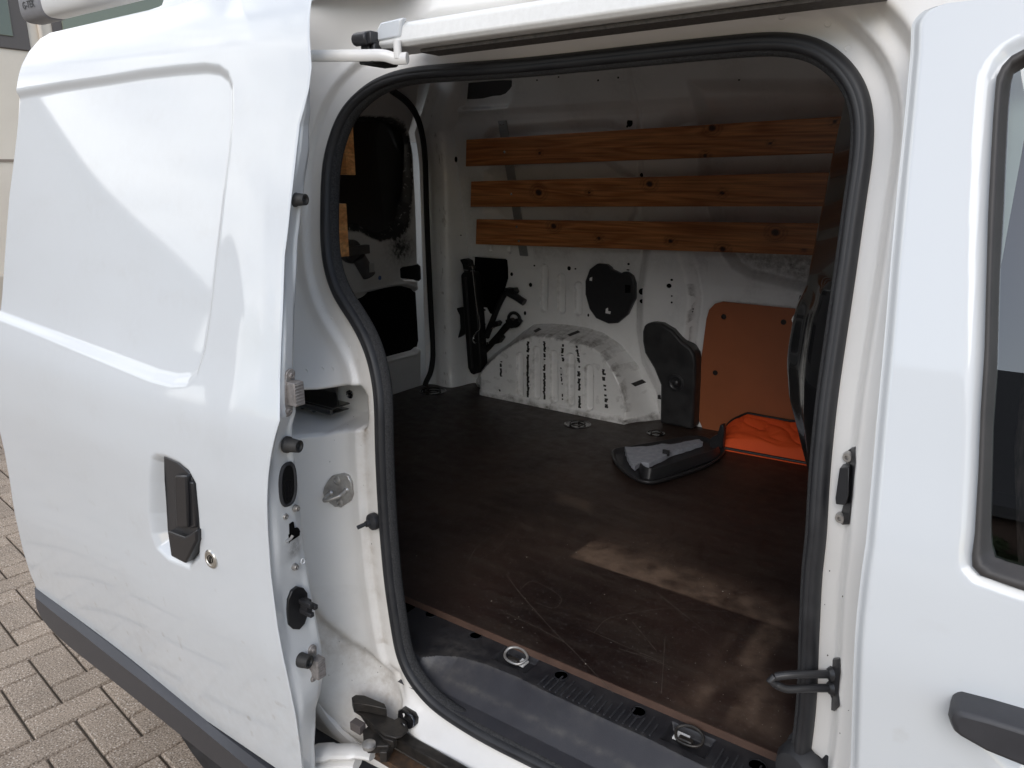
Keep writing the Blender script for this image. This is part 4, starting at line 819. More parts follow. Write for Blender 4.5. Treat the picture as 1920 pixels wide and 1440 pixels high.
# tail door seen from inside
XD = -1.935
def TP(u, v, dx=0): return hit(u, v, 0, XD+dx)
def tpx(pts): return np.array([TP(u, v) for u, v in pts])[:, [1, 2]]
TW = tpx([(560, 217), (677, 217), (727, 218), (747, 227), (763, 243), (773, 267), (777, 333), (774, 383), (764, 425), (745, 445), (713, 455), (687, 444), (677, 437), (657, 435), (560, 440)])
TO = tpx([(580, 575), (667, 552), (745, 536), (762, 535), (780, 540), (789, 550), (794, 640), (791, 652), (780, 661), (730, 674), (580, 712)])
TS = tpx([(751, 505), (756, 501), (792, 495), (798, 500), (799, 524), (795, 528), (760, 525), (752, 520)])
def tail_x(Y, Z):
    x = XD-.03*(1-sst(-.045, .005, sdf(TW, Y, Z)))-.030*(1-sst(-.006, .003, sdf(TO, Y, Z)))-.03*(1-sst(-.006, .002, sdf(TS, Y, Z)))
    x = x+.004*np.exp(-((sdf(TO, Y, Z)-.008)/.004)**2)
    x = x+.03*np.exp(-(np.hypot((Y-TP(672, 500)[1])/.07, (Z-TP(672, 500)[2])/.07))**2)
    ed = sst(2.118, 2.145, Y+np.clip(Z-1.42, 0, 1)**2*1.6); x = x+.9*np.clip(Z-1.53, 0, 1); return x-.05*ed+.0012*np.sin(Y*11+Z*13)
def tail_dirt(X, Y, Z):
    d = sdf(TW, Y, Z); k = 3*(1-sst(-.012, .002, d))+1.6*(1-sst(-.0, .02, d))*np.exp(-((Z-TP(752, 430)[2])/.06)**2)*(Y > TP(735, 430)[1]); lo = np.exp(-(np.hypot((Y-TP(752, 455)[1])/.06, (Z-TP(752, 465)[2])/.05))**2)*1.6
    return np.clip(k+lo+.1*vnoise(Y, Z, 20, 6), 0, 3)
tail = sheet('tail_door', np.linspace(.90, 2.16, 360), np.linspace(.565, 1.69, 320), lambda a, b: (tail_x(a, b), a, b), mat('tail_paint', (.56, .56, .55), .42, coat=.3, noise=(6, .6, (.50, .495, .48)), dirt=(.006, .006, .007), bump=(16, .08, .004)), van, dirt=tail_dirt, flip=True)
Acc().prism([(XD-.0285+.9*max(z-1.53, 0), y-(.003 if y > 2 else 0), z) for y, z in resample(cat(TW, 5, True), 90, True)], (-.0015, 0, 0)).make('tail_window', mat('painted_glass', (.006, .006, .007), .35), tail, angle=None, smooth=False)
Acc().prism([(XD-.027, y, z) for y, z in TO], (-.002, 0, 0)).make('lower_cavity', HOLE, tail, angle=None, smooth=False)
Acc().prism([(XD-.026, y, z) for y, z in TS], (-.002, 0, 0)).make('latch_cavity', HOLE, tail, angle=None, smooth=False)
gapl = [(735, 170), (762, 190), (780, 215), (791, 250), (797, 300), (800, 400), (804, 500), (809, 600), (812, 660), (808, 695), (799, 716), (797, 724)]
gp_ = [TP(u, v, .03) for u, v in gapl]; gp_ = [hit(u, v, 0, XD+.03+.9*max(q[2]-1.53, 0)) for (u, v), q in zip(gapl, gp_)]
Acc().tube(cat(gp_, 6), .011, 8).make('tail_seal', mat('matt_black_rubber', (.008, .008, .008), .8), tail)
pt = Acc(); R4 = [TP(697, 392, -.027), TP(735, 389, -.027), TP(735, 418, -.027), TP(698, 420, -.027)]; pt.tube(R4, .0012, 6, closed=True); pt.make('glass_sticker_frame', mat('dim_line', (.10, .10, .11), .6), tail)
Acc().lathe(TP(712, 521, .004), (1, 0, 0), [(.008, -.004), (.008, .001), (0, .002)], 16).make('blue_plug', mat('blue_plug', (.06, .11, .25), .5), tail)
c = TP(670, 478, .05)
wm = Acc().lathe(c+np.array((-.03, .0, .01)), (1, 0, 0), [(.040, -.02), (.040, .012), (.034, .018), (0, .018)], 18).tube([c+np.array((-.01, .015, -.01)), c+np.array((0, .05, -.075))], .024, 16)
wm.box(c[0]-.02, c[0]+.0, c[1]-.05, c[1]+.06, c[2]+.0, c[2]+.03); wm.make('wiper_motor', mat('motor_grey', (.05, .05, .052), .45, noise=(40, .6, (.09, .09, .09))), tail, bevel=.002)
Acc().box(c[0]+.022, c[0]+.026, c[1]+.03, c[1]+.05, c[2]-.06, c[2]-.03).make('motor_sticker', mat('sticker', (.35, .35, .34), .6), tail)

# near side wall behind the C pillar with two slats
nw = Acc().box(-1.92, -1.10, .895, .905, .52, 1.50); nw.make('near_wall', INNER, van, smooth=False, angle=None)
for ul, vt, vb in ((660, 232, 328), (648, 382, 481)):
    a = hit(ul, vt, 1, .945); b = hit(ul, vb, 1, .950); x0 = -1.06
    a = hit(ul, vt, 0, x0); b = hit(ul-2, vb, 0, x0)
    print('near slat', a, b)
    yy = hit(ul+4, (vt+vb)/2, 0, x0)[1]
    slat('near_slat', -1.90, x0, b[2], a[2], b[2], a[2], lambda z, yy=yy: yy-.022+0*np.asarray(z), .022, [], WOODL, van)

# ceiling
sheet('ceiling', np.linspace(-1.80, -.1, 60), np.linspace(.905, 2.2, 50), lambda a, b: (a, b, roof_z(b)-.022+.003*np.sin(a*12)), INNER, van)
sheet('inner_header', np.linspace(-1.80, -.1, 60), np.linspace(0, 1, 12), lambda a, b: (a, .915+.02*b, 1.545+.120*b), INNER, van, keep=lambda X, Y, Z: X > -2)

# ------------------------------------------------------------------ plywood floor
PLY = bpy.data.materials.new('film_faced_plywood'); PLY.use_nodes = True; t = PLY.node_tree; b = t.nodes['Principled BSDF']
co = t.nodes.new('ShaderNodeTexCoord')
def tn(s_, d_=6, sc=None, r=.6):
    n = t.nodes.new('ShaderNodeTexNoise'); n.inputs['Scale'].default_value = s_; n.inputs['Detail'].default_value = d_; n.inputs['Roughness'].default_value = r
    if sc:
        m = t.nodes.new('ShaderNodeMapping'); m.inputs['Scale'].default_value = sc[0]; m.inputs['Rotation'].default_value = (0, 0, sc[1]); t.links.new(co.outputs['Object'], m.inputs[0]); t.links.new(m.outputs[0], n.inputs['Vector'])
    else: t.links.new(co.outputs['Object'], n.inputs['Vector'])
    return n
def tmr(src, a, b_, c, d):
    r = t.nodes.new('ShaderNodeMapRange'); r.inputs[1].default_value = a; r.inputs[2].default_value = b_; r.inputs[3].default_value = c; r.inputs[4].default_value = d; t.links.new(src, r.inputs[0]); return r
at = t.nodes.new('ShaderNodeAttribute'); at.attribute_name = 'dirt'
n1 = tn(3.2, 7); n2 = tn(140, 2); n3 = tn(3.5, 6, ((1.2, 7, 1), .25)); n4 = tn(26, 6)
base = t.nodes.new('ShaderNodeMix'); base.data_type = 'RGBA'; base.inputs[6].default_value = (.012, .0058, .0048, 1); base.inputs[7].default_value = (.032, .017, .0135, 1); t.links.new(tmr(n1.outputs[0], .35, .7, 0, 1).outputs[0], base.inputs[0])
du = t.nodes.new('ShaderNodeMix'); du.data_type = 'RGBA'; du.inputs[7].default_value = (.046, .036, .028, 1); t.links.new(base.outputs[2], du.inputs[6]); t.links.new(tmr(n3.outputs[0], .45, .75, 0, .65).outputs[0], du.inputs[0])
wr = t.nodes.new('ShaderNodeMix'); wr.data_type = 'RGBA'; wr.inputs[7].default_value = (.165, .112, .080, 1); t.links.new(du.outputs[2], wr.inputs[6])
mm = t.nodes.new('ShaderNodeMath'); mm.operation = 'MULTIPLY'; mm.use_clamp = True; t.links.new(at.outputs['Fac'], mm.inputs[0]); t.links.new(tmr(n4.outputs[0], .3, .62, .35, 1.15).outputs[0], mm.inputs[1]); t.links.new(mm.outputs[0], wr.inputs[0])
sp_ = t.nodes.new('ShaderNodeMix'); sp_.data_type = 'RGBA'; sp_.blend_type = 'ADD'; sp_.inputs[0].default_value = 1; t.links.new(wr.outputs[2], sp_.inputs[6])
spk = tmr(n2.outputs[0], .60, .72, 0, .02); t.links.new(spk.outputs[0], sp_.inputs[7]); t.links.new(sp_.outputs[2], b.inputs['Base Color'])
t.links.new(tmr(n4.outputs[0], .3, .7, .38, .58).outputs[0], b.inputs['Roughness'])
bu = t.nodes.new('ShaderNodeBump'); bu.inputs['Strength'].default_value = .25; bu.inputs['Distance'].default_value = .0006
hx = tn(330, 2); t.links.new(hx.outputs[0], bu.inputs['Height']); t.links.new(bu.outputs[0], b.inputs['Normal'])
def FP(u, v, z=Z0): return hit(u, v, 2, z)
W1 = np.array([FP(u, v) for u, v in [(1062, 1042), (1110, 1003), (1160, 998), (1185, 1020), (1225, 1018), (1300, 1050), (1420, 1110), (1520, 1160), (1520, 1190), (1420, 1150), (1350, 1138), (1240, 1105), (1150, 1075)]])[:, :2]
W2 = np.array([FP(u, v) for u, v in [(1258, 1318), (1330, 1230), (1400, 1140), (1450, 1150), (1520, 1180), (1520, 1440), (1480, 1440), (1400, 1385)]])[:, :2]
W3 = np.array([FP(u, v) for u, v in [(1040, 920), (1120, 940), (1110, 965), (1040, 940)]])[:, :2]
WA, WB, WC = FP(1066, 1043)[:2], FP(1362, 1143)[:2], FP(1150, 985)[:2]
DS = (FP(1400, 1130)-FP(1258, 1318))[:2]; DS = DS/np.linalg.norm(DS)
def ply_w(X, Y, Z):
    ab = WB-WA; L_ = np.linalg.norm(ab); ab = ab/L_; nn = np.array((-ab[1], ab[0])); s_ = (X-WA[0])*ab[0]+(Y-WA[1])*ab[1]; t_ = (X-WA[0])*nn[0]+(Y-WA[1])*nn[1]
    ac = (WC-WA)/np.linalg.norm(WC-WA); t2 = (X-WA[0])*ac[1]-(Y-WA[1])*ac[0]; n_ = vnoise(X, Y, 38, 31); n2_ = vnoise(X, Y, 12, 33)
    k = sst(-.001, .003, t_)*sst(-.002, .006, t2)*(1-sst(.035, .12, t_+.03*(n2_-.5)))*(1-sst(.85, 1.5, s_/L_))*(.35+.65*n_)*1.15
    k = k+.25*sst(.0, .01, t_)*sst(0, .02, t2)*(1-sst(.10, .22, t_))*n2_*(1-sst(1.2, 1.9, s_/L_))
    k = k+.62*(1-sst(-.05, .01, sdf(W2, X, Y)))*sst(.30, .75, vnoise((X*DS[1]-Y*DS[0])*2.4+3, (X*DS[0]+Y*DS[1])*.35+2, 12, 12))*(.6+.5*vnoise(X, Y, 45, 19))*1.25+.25*(1-sst(-.03, .01, sdf(W3, X, Y)))+.14*vnoise(X*1.5, Y, 6, 17)**2
    return np.clip(k, 0, 1)
fl = sheet('plywood_floor', np.linspace(-1.935, -.105, 420), np.linspace(.948, 2.29, 320), lambda a, b: (a, b, Z0+0*a), PLY, van, dirt=ply_w)
Acc().box(-1.935, -.105, .946, .955, Z0-.0135, Z0-.0003).make('plywood_edge', mat('ply_edge', (.10, .058, .042), .6, noise=(30, .7, (.055, .032, .024)), bump=(300, .4, .001)), fl, smooth=False, angle=None)
# scratches in the floor film
scr = Acc()
def scratch(pts, w_=.0007):
    P = cat([FP(u, v, Z0+.0004) for u, v in pts], 5); T_ = np.gradient(P, axis=0); nn = np.stack([-T_[:, 1], T_[:, 0], 0*T_[:, 0]], 1); nn /= np.linalg.norm(nn, axis=1)[:, None]+1e-9
    wv = w_*rng.uniform(.4, 1.1, len(P))[:, None]; n = len(P); scr.add(list(P-nn*wv)+list(P+nn*wv), [(i, i+1, n+i+1, n+i) for i in range(n-1)])
for s_ in ([(900, 872), (1000, 900), (1120, 940), (1237, 972)], [(760, 850), (830, 880), (922, 907)], [(1050, 940), (1100, 960), (1145, 978)], [(880, 890), (1000, 922), (1060, 950)], [(948, 1075), (975, 1112), (1040, 1185), (1085, 1230), (1150, 1300)],
           [(1113, 1187), (1140, 1160), (1200, 1147), (1260, 1141), (1365, 1147)], [(950, 1150), (1010, 1178), (1060, 1205)], [(873, 1063), (900, 1020), (960, 990)], [(880, 1060), (930, 1030), (955, 1000)], [(1100, 1180), (1180, 1215), (1240, 1240)], [(1247, 1195), (1244, 1240), (1240, 1300)],
           [(1230, 1110), (1280, 1150), (1330, 1190)], [(1185, 1165), (1210, 1195), (1232, 1222)], [(1105, 875), (1110, 895)], [(1160, 1080), (1270, 1100), (1340, 1115)], [(975, 1105), (1000, 1090), (1050, 1118), (1040, 1140), (1005, 1130)], [(1160, 1216), (1220, 1235), (1260, 1252)]): scratch(s_, .00045)
scr.make('floor_scratches', mat('scratch_line', (.10, .08, .065), .7), fl, angle=None, smooth=False, kind='stuff')
cr_ = Acc()
for _ in range(150):
    p = FP(rng.uniform(760, 1500), rng.uniform(880, 1420), Z0+.0006)
    if p[1] < .96 or p[0] > -.13 or p[0] < -1.8: continue
    s_ = rng.choice([.0007, .001, .0016], p=[.7, .24, .06]); cr_.add([p+s_*np.array((math.cos(t)*rng.uniform(.5, 1.2), math.sin(t)*rng.uniform(.5, 1.2), rng.uniform(0, .6))) for t in (0, 1.3, 2.6, 3.9, 5.2)], [(0, 1, 2, 3, 4)])
cr_.make('floor_crumbs', mat('crumb', (.42, .38, .32), .9), fl, angle=None, smooth=False, kind='stuff')
for u, v, r in ((812, 734, .052), (1083, 796, .045), (1230, 813, .03)):
    p = FP(u, v); Acc().lathe(p, (0, 0, 1), [(r, -.001), (r, .0015), (r*.92, .003), (r*.86, .0015), (r*.8, .001), (r*.5, .0008), (0, .0008)], 30).make('lashing_cup', GLOSSB, fl)
    Acc().tube([p+np.array((r*.55*math.cos(t), r*.55*math.sin(t), .005)) for t in np.linspace(0, 6.28, 20, endpoint=False)], .0025, 8, closed=True).make('lashing_ring', GREASE, fl)

# ------------------------------------------------------------------ plastic step sill
BYp = np.array([FP(u, v, .566) for u, v in [(790, 1232), (820, 1229), (860, 1231), (910, 1245), (972, 1270), (1010, 1290), (1085, 1325), (1160, 1360), (1222, 1388), (1285, 1420), (1380, 1465)]])
print('sill', BYp[0], BYp[4], BYp[-1])
def YB(x): return np.interp(x, BYp[:, 0], BYp[:, 1])
wells = [(808, 1152, .0115), (892, 1192, .0115), (1052, 1267, .012), (1197, 1335, .012), (1420, 1437, .013)]
ringpos = [(968, 1236), (1290, 1386)]
def sill_z(X, Y):
    z = .566-.030*np.clip((YB(X)-Y)/(YB(X)-.815+1e-6), 0, 1)
    for u, v, r in wells:
        p = FP(u, v, .566); z = z-.0*(1-sst(r*.85, r, np.hypot(X-p[0], Y-p[1])))
    for u, v in ringpos:
        p = FP(u, v, .566); z = z-.012*(1-sst(.0, .006, np.maximum(np.abs(X-p[0])-.030, np.abs(Y-p[1])-.017)))
    return z
def sill_d(X, Y, Z):
    k = .55*np.exp(-((YB(X)-Y)/.006)**2)*vnoise(X, Y, 70, 3)+.8*np.exp(-(np.hypot(X+.74, Y-.875)/.045)**2)*vnoise(X, Y, 80, 4)+.6*np.exp(-((Y-.838)/.006)**2)*vnoise(X, Y, 60, 7)+.18*vnoise(X, Y, 30, 8)
    return np.clip(k*.8, 0, 1)
step = sheet('step_sill', np.linspace(-.92, -.10, 540), np.linspace(.805, .949, 130), lambda a, b: (a, b, sill_z(a, b)), SILLB, van, dirt=sill_d, keep=lambda X, Y, Z: (Y > YB(X)-.001) & ((X > -.80) | (Y > .835)) & (X > -.90))
sheet('lower_step', np.linspace(-.92, -.10, 540), np.linspace(.790, .949, 150), lambda a, b: (a, b, sill_z(a, b)), SILL, van, dirt=sill_d, keep=lambda X, Y, Z: (Y <= YB(X)+.001) & (X > -.80))
tr_ = Acc()
for x in np.arange(-.575, -.14, .0112):
    if min(abs(x-FP(u, v, .566)[0]) for u, v in [(1290, 1386)]) < .045: continue
    yb_ = float(YB(x))+.006; ye = yb_+ (.030 if int(x*1000) % 2 else .042)
    tr_.box(x-.0014, x+.0014, yb_, ye, .5655, .5678)
tr_.make('tread_ribs', mat('worn_rib', (.045, .045, .05), .5, noise=(120, .8, (.012, .012, .014))), step, angle=None, smooth=False, bevel=.0005, kind='stuff')
for i, (u, v) in enumerate(ringpos):
    p = FP(u, v, .560); k = 1 if i == 0 else -1
    R5 = [p+np.array((-.022, -.004, .004)), p+np.array((-.020, .008, .010)), p+np.array((-.006, .014, .013)), p+np.array((.010, .012, .012)), p+np.array((.020, .004, .007)), p+np.array((.012, -.012, .002)), p+np.array((-.010, -.013, .002))]
    if i: R5 = [p+(q-p)*np.array((-1, 1, 1)) for q in R5]
    Acc().tube(cat(R5, 5, True), .0024, 10, closed=True).make('lashing_eye', STEEL if i == 0 else GREASE, step)
    Acc().box(p[0]+(.006 if i == 0 else -.022), p[0]+(.020 if i == 0 else .000), p[1]-.008, p[1]+.010, p[2]-.004, p[2]-.0015).make('eye_opening', INNER, step)
    Acc().box(p[0]-.012, p[0]+.010, p[1]-.012, p[1]-.002, p[2]-.003, p[2]+.006).make('eye_hinge', GREASE, step, bevel=.002)
for u, v, r in wells:
    p = FP(u, v, .566); Acc().lathe(p-np.array((0, 0, .0004)), (0, 0, 1), [(r*.9, 0), (r*.9, .001), (0, .001)], 20).make('screw_well', HOLE, step); Acc().lathe(p+np.array((0, 0, .0006)), (0, 0, 1), [(r*1.05, -.001), (r*1.05, .0012), (r*.93, .0014), (r*.9, 0)], 24).make('well_rim', SILLB, step)

# ------------------------------------------------------------------ black bulkhead behind the seats
BK = [(1590, 120), (1588, 167), (1578, 217), (1560, 293), (1550, 350), (1533, 427), (1523, 480), (1517, 505), (1512, 530), (1507, 545), (1500, 551), (1496, 563), (1490, 585), (1482, 630), (1478, 668), (1481, 692), (1482, 725), (1492, 762), (1500, 795), (1512, 840), (1522, 880), (1530, 940)]
bs = np.array([hit(u, v, 1, 1.16) for u, v in BK])[::-1]; bs = bs[np.argsort(bs[:, 2])]
bz_ = np.linspace(.5, 1.75, 260); bx_ = np.interp(bz_, bs[:, 2], bs[:, 0]); kk_ = np.hanning(11); kk_ /= kk_.sum(); bx_ = np.convolve(np.pad(bx_, 5, mode='edge'), kk_, 'valid')
def BX(z): return np.interp(z, bz_, bx_)
def bfn(a, b):
    x0 = BX(a); P = [(-.135+0*a, .905), (x0*.5-.075, 1.02), (x0+.014, 1.10), (x0, 1.16), (x0+.006, 1.20), (x0+.0-.02, 1.6), (x0-.03, 2.28)]
    s_ = np.clip(b, 0, 1)*(len(P)-1); xs_ = np.stack([p[0] for p in P], 0); ys_ = np.array([p[1] for p in P]); i = np.minimum(s_.astype(int), len(P)-2); f = s_-i
    X = np.take_along_axis(xs_, i[None], 0)[0]*(1-f)+np.take_along_axis(xs_, i[None]+1, 0)[0]*f; Y = ys_[i]*(1-f)+ys_[i+1]*f
    X = X-.012*np.exp(-((b-.17)/.05)**2)*(1-sst(1.235, 1.25, a))*sst(.75, .95, a)
    return X, Y, a
bulk = sheet('bulkhead', np.linspace(.56, 1.68, 200), np.linspace(0, 1, 90), bfn, GLOSSB, van)
FLN = [hit(u, v, 1, 1.135) for u, v in [(1508, 552), (1506, 590), (1500, 625), (1497, 680), (1499, 725), (1506, 765), (1516, 830)]]; FLO = [hit(u+1, v, 1, 1.150) for u, v in [(1500, 553), (1491, 588), (1483, 630), (1480, 680), (1484, 727), (1494, 765), (1508, 830)]]
f0 = resample(cat([p+np.array((0, -.004, 0)) for p in FLN], 5), 40); f1 = resample(cat([p+np.array((0, -.004, 0)) for p in FLO], 5), 40)
band('bulkhead_flange', f0, f1, mat('gloss_flange', (.045, .045, .048), .12, metal=.4, coat=.8), bulk)
c = hit(1503, 597, 1, 1.12); Acc().lathe(c+np.array((-.002, -.010, 0)), (-.3, -1, 0), [(.009, 0), (.009, .002), (.0062, .003), (.006, .008), (0, .008)], 8).make('bulkhead_bolt', CHROME, bulk)

# ================================================================== loose things in the bay
JB = mat('jack_black', (.006, .006, .006), .5)
jk = thing('car_jack', 'black folded scissor jack stowed upright in the rear corner beside the wheel arch', 'jack', (-1.72, 2.21, .62))
def JP(u, v, y=2.215): return hit(u, v, 1, y)
Acc().prism([JP(u, v, 2.185) for u, v in [(864, 516), (868, 510), (884, 510), (888, 518), (896, 600), (902, 690), (898, 700), (892, 697), (888, 703), (882, 700), (877, 690), (870, 600)]], (0, .045, 0)).make('jack_body', JB, jk, bevel=.004)
Acc().tube([JP(873, 520, 2.183), JP(886, 690, 2.183)], .004, 8).make('jack_screw', mat('jack_screw', (.05, .05, .05), .35, metal=.6), jk)
Acc().prism([JP(u, v, 2.18) for u, v in [(862, 487), (870, 485), (878, 489), (880, 498), (884, 503), (880, 508), (869, 508), (867, 497)]], (0, .03, 0)).lathe(JP(875, 492, 2.178), (0, -1, 0), [(.012, -.01), (.012, .004), (0, .004)], 14).make('jack_head', JB, jk, bevel=.002)
Acc().tube([JP(871, 507, 2.182), JP(880, 508, 2.182)], .006, 10).make('jack_nut', CHROME, jk)
Acc().prism([JP(u, v, 2.20) for u, v in [(855, 578), (872, 575), (880, 600), (876, 622), (868, 628), (858, 634), (863, 615), (862, 592)]], (0, .02, 0)).make('jack_bracket', JB, jk, bevel=.002)
Acc().tube(cat([JP(880, 500, 2.178), JP(886, 502, 2.176), JP(888, 520, 2.176), JP(893, 565, 2.176), JP(900, 610, 2.176), JP(894, 622, 2.176), JP(887, 635, 2.176), JP(891, 643, 2.176), JP(903, 643, 2.176), JP(916, 643, 2.176)], 5), .0028, 8).make('crank_rod', CHROME, jk)
wr_ = thing('wheel_wrench', 'black wheel wrench with a bent socket end clipped to the wall under the dark hatch', 'wrench', tuple(JP(930, 600, 2.25)))
Acc().tube(cat([JP(912, 632, 2.235), JP(920, 610, 2.235), JP(932, 580, 2.235), JP(940, 562, 2.235), JP(948, 550, 2.235), JP(958, 550, 2.235)], 5), [.012]*6+[.011]*20, 12).make('wrench_shaft', JB, wr_)
Acc().tube([JP(952, 548, 2.232), JP(968, 557, 2.232), JP(983, 567, 2.232)], .0135, 14).make('wrench_socket', mat('socket_black', (.014, .014, .014), .35), wr_)
Acc().prism([JP(u, v, 2.22) for u, v in [(946, 540), (955, 541), (962, 540), (966, 548), (960, 556), (948, 552)]], (0, .03, 0)).prism([JP(u, v, 2.22) for u, v in [(913, 610), (921, 605), (930, 602), (934, 606), (931, 613), (924, 613), (918, 618)]], (0, .03, 0)).make('wrench_clip', JB, wr_, bevel=.002)
te = thing('towing_eye', 'black towing eye with a round ring end clipped just above the wheel arch', 'towing eye', tuple(JP(940, 630, 2.25)))
Acc().tube([JP(908, 659, 2.235), JP(920, 646, 2.235), JP(938, 626, 2.235), JP(950, 612, 2.235), JP(958, 604, 2.235)], [.012, .0125, .0125, .014, .012], 12).make('eye_shaft', JB, te)
rc_ = JP(964, 599, 2.232); Acc().tube([rc_+np.array((.026*math.cos(t), 0, .025*math.sin(t))) for t in np.linspace(0, 6.28, 26, endpoint=False)], .0058, 10, closed=True).make('eye_ring', JB, te)
Acc().prism([JP(u, v, 2.222) for u, v in [(947, 600), (955, 597), (962, 602), (968, 597), (974, 604), (966, 612), (958, 616), (950, 612)]], (0, .026, 0)).prism([JP(u, v, 2.222) for u, v in [(919, 640), (926, 634), (936, 628), (941, 634), (934, 644), (926, 646)]], (0, .026, 0)).make('eye_clip', JB, te, bevel=.002)

# orange bag against the lining board
o0 = FP(1352, 838); o1 = FP(1520, 866); print('bag', o0, o1)
bgt = thing('orange_bag', 'flat bright orange fabric bag with black piping lying against the brown board', 'bag', (float(o0[0]), float(o0[1]), Z0))
bx0, bx1 = o0[0]-.035, o1[0]+.12; by0, by1 = o0[1]-.015, 2.255
def bag_fn(a, b):
    s_ = (a-bx0)/(bx1-bx0); X = a; yf = by0+(o1[1]-o0[1])*s_*.9; ed = np.minimum(1, np.clip(s_*6, 0, 1))**.5; Y = yf+(by1-yf)*np.clip(b, 0, 1)
    h = (.028+.052*np.clip(b, 0, 1)**.8)*ed*np.clip(np.clip(b, 0, 1)*9, 0, 1)**.45
    bb = np.clip(b, 0, 1); q1 = vnoise(X*.6+bb*.04, bb*.13+X*.30, 22, 3); q2 = vnoise(X*.5-bb*.05, bb*.16+X*.2, 40, 5)
    h = h*(1+.10*(q1-.5))+(.013*(np.abs(q1-.5)**.7*1.6-.5)+.004*(np.abs(q2-.5)*2-.5))*np.clip(bb*6, 0, 1)*np.clip((1.05-bb)*6, 0, 1)
    k = np.clip(b-1, 0, 1); return X, Y+.0*k, Z0+.001+np.maximum(h, 0)*(1-k)
bag = sheet('bag_cover', np.linspace(bx0, bx1, 200), np.r_[np.linspace(0, 1, 60), 1.5, 2], bag_fn, ORANGE, bgt)
def bag_edge(b, dz=.001):
    aa = np.linspace(bx0+.006, bx1, 60); X, Y, Z = bag_fn(aa, np.full(60, b)); return np.stack([X, Y-.001, Z+dz], 1)
Acc().tube(bag_edge(1.0, .001), .0045, 8).make('bag_piping', JB, bgt)
Acc().tube([p*np.array((1, 1, 0))+np.array((0, -.004, Z0+.005)) for p in bag_edge(.0, 0)], .005, 8).make('bag_piping', JB, bgt)
Acc().tube([p*np.array((1, 1, 0))+np.array((0, -.012, Z0+.002)) for p in bag_edge(.0, 0)], .0022, 6).make('bag_hem', ORANGE, bgt)

# loose black plastic cover with felt pad
cp = [(1146, 852), (1152, 843), (1180, 838), (1240, 828), (1300, 818), (1328, 822), (1356, 836), (1357, 852), (1330, 872), (1280, 890), (1232, 904), (1206, 904), (1180, 893), (1155, 872)]
cp3 = [FP(u, v, Z0+.012) for u, v in cp]; ctr = sum(cp3)/len(cp3); print('cover', cp3[0], cp3[6], cp3[10])
ct = thing('plastic_trim_cover', 'loose black plastic trim cover lying upside down on the floor by the orange bag', 'trim cover', (float(ctr[0]), float(ctr[1]), Z0))
P0 = cat(cp3, 4, True); n = len(P0); ctr = P0.mean(0)
def sc_(f, z): return [np.array((ctr[0]+(p[0]-ctr[0])*f, ctr[1]+(p[1]-ctr[1])*f, z)) for p in P0]
rr_ = [sc_(.90, Z0+.001), sc_(.97, Z0+.005), sc_(1.0, Z0+.013), sc_(.99, Z0+.016), sc_(.965, Z0+.016), sc_(.94, Z0+.010), sc_(.88, Z0+.005), sc_(.4, Z0+.005)]
V = [p for r in rr_ for p in r]; Fc = [(i*n+k, i*n+(k+1) % n, (i+1)*n+(k+1) % n, (i+1)*n+k) for i in range(len(rr_)-1) for k in range(n)]+[tuple(range(n))[::-1], tuple(range((len(rr_)-1)*n, len(rr_)*n))]
mk('cover_tray', V, Fc, PLAST, ct, smooth=True)
fp = [FP(u, v, Z0+.022) for u, v in [(1172, 838), (1195, 837), (1222, 836), (1238, 832), (1262, 833), (1285, 828), (1311, 823), (1318, 829), (1290, 838), (1259, 848), (1232, 862), (1217, 868), (1200, 866), (1191, 874), (1184, 868), (1178, 859)]]
fj = [p_+np.array((rng.uniform(-.002, .002), rng.uniform(-.002, .002), 0)) for p_ in resample(np.array(fp), 70, True)]
Acc().prism(fj, (0, 0, -.014)).make('felt_pad', FELT, ct)
wl_ = [FP(u, v, Z0+.002) for u, v in [(1197, 889), (1203, 899), (1214, 904), (1228, 903), (1262, 893), (1305, 878), (1338, 867), (1350, 858)]]
wl_ = cat(wl_, 4); hh_ = np.interp(np.linspace(0, 1, len(wl_)), [0, .06, .3, .8, 1], [.030, .036, .038, .036, .034]); V = []
cx0 = FP(1260, 850)
for k_, p_ in enumerate(wl_):
    inn = (cx0-p_); inn[2] = 0; inn /= np.linalg.norm(inn); V += [p_+inn*.004, p_+np.array((0, 0, hh_[k_]*.25))-inn*.002, p_+inn*.006+np.array((0, 0, hh_[k_])), p_+inn*.010+np.array((0, 0, hh_[k_])), p_+inn*.012+np.array((0, 0, .002))]
n = len(wl_); Fc = [(i*5+k, (i+1)*5+k, (i+1)*5+k+1, i*5+k+1) for i in range(n-1) for k in range(4)]+[tuple(range(5)), tuple(range((n-1)*5, n*5))]
mk('cover_side', V, Fc, PLAST, ct, smooth=True, angle=40)
Acc().box(*[f for p_ in [FP(1249, 846, Z0+.030)] for f in (p_[0]-.010, p_[0]+.010, p_[1]-.004, p_[1]+.004, p_[2]-.012, p_[2]+.004)]).make('cover_tab', PLAST, ct, bevel=.001)
q = FP(1347, 835, Z0+.02); fin = Acc().prism([hit(u, v, 1, q[1]) for u, v in [(1330, 838), (1332, 822), (1338, 818), (1344, 816), (1350, 797), (1356, 796), (1358, 806), (1355, 838), (1346, 846)]], (0, .02, 0))
fin.make('cover_fin', PLAST, ct, bevel=.003)

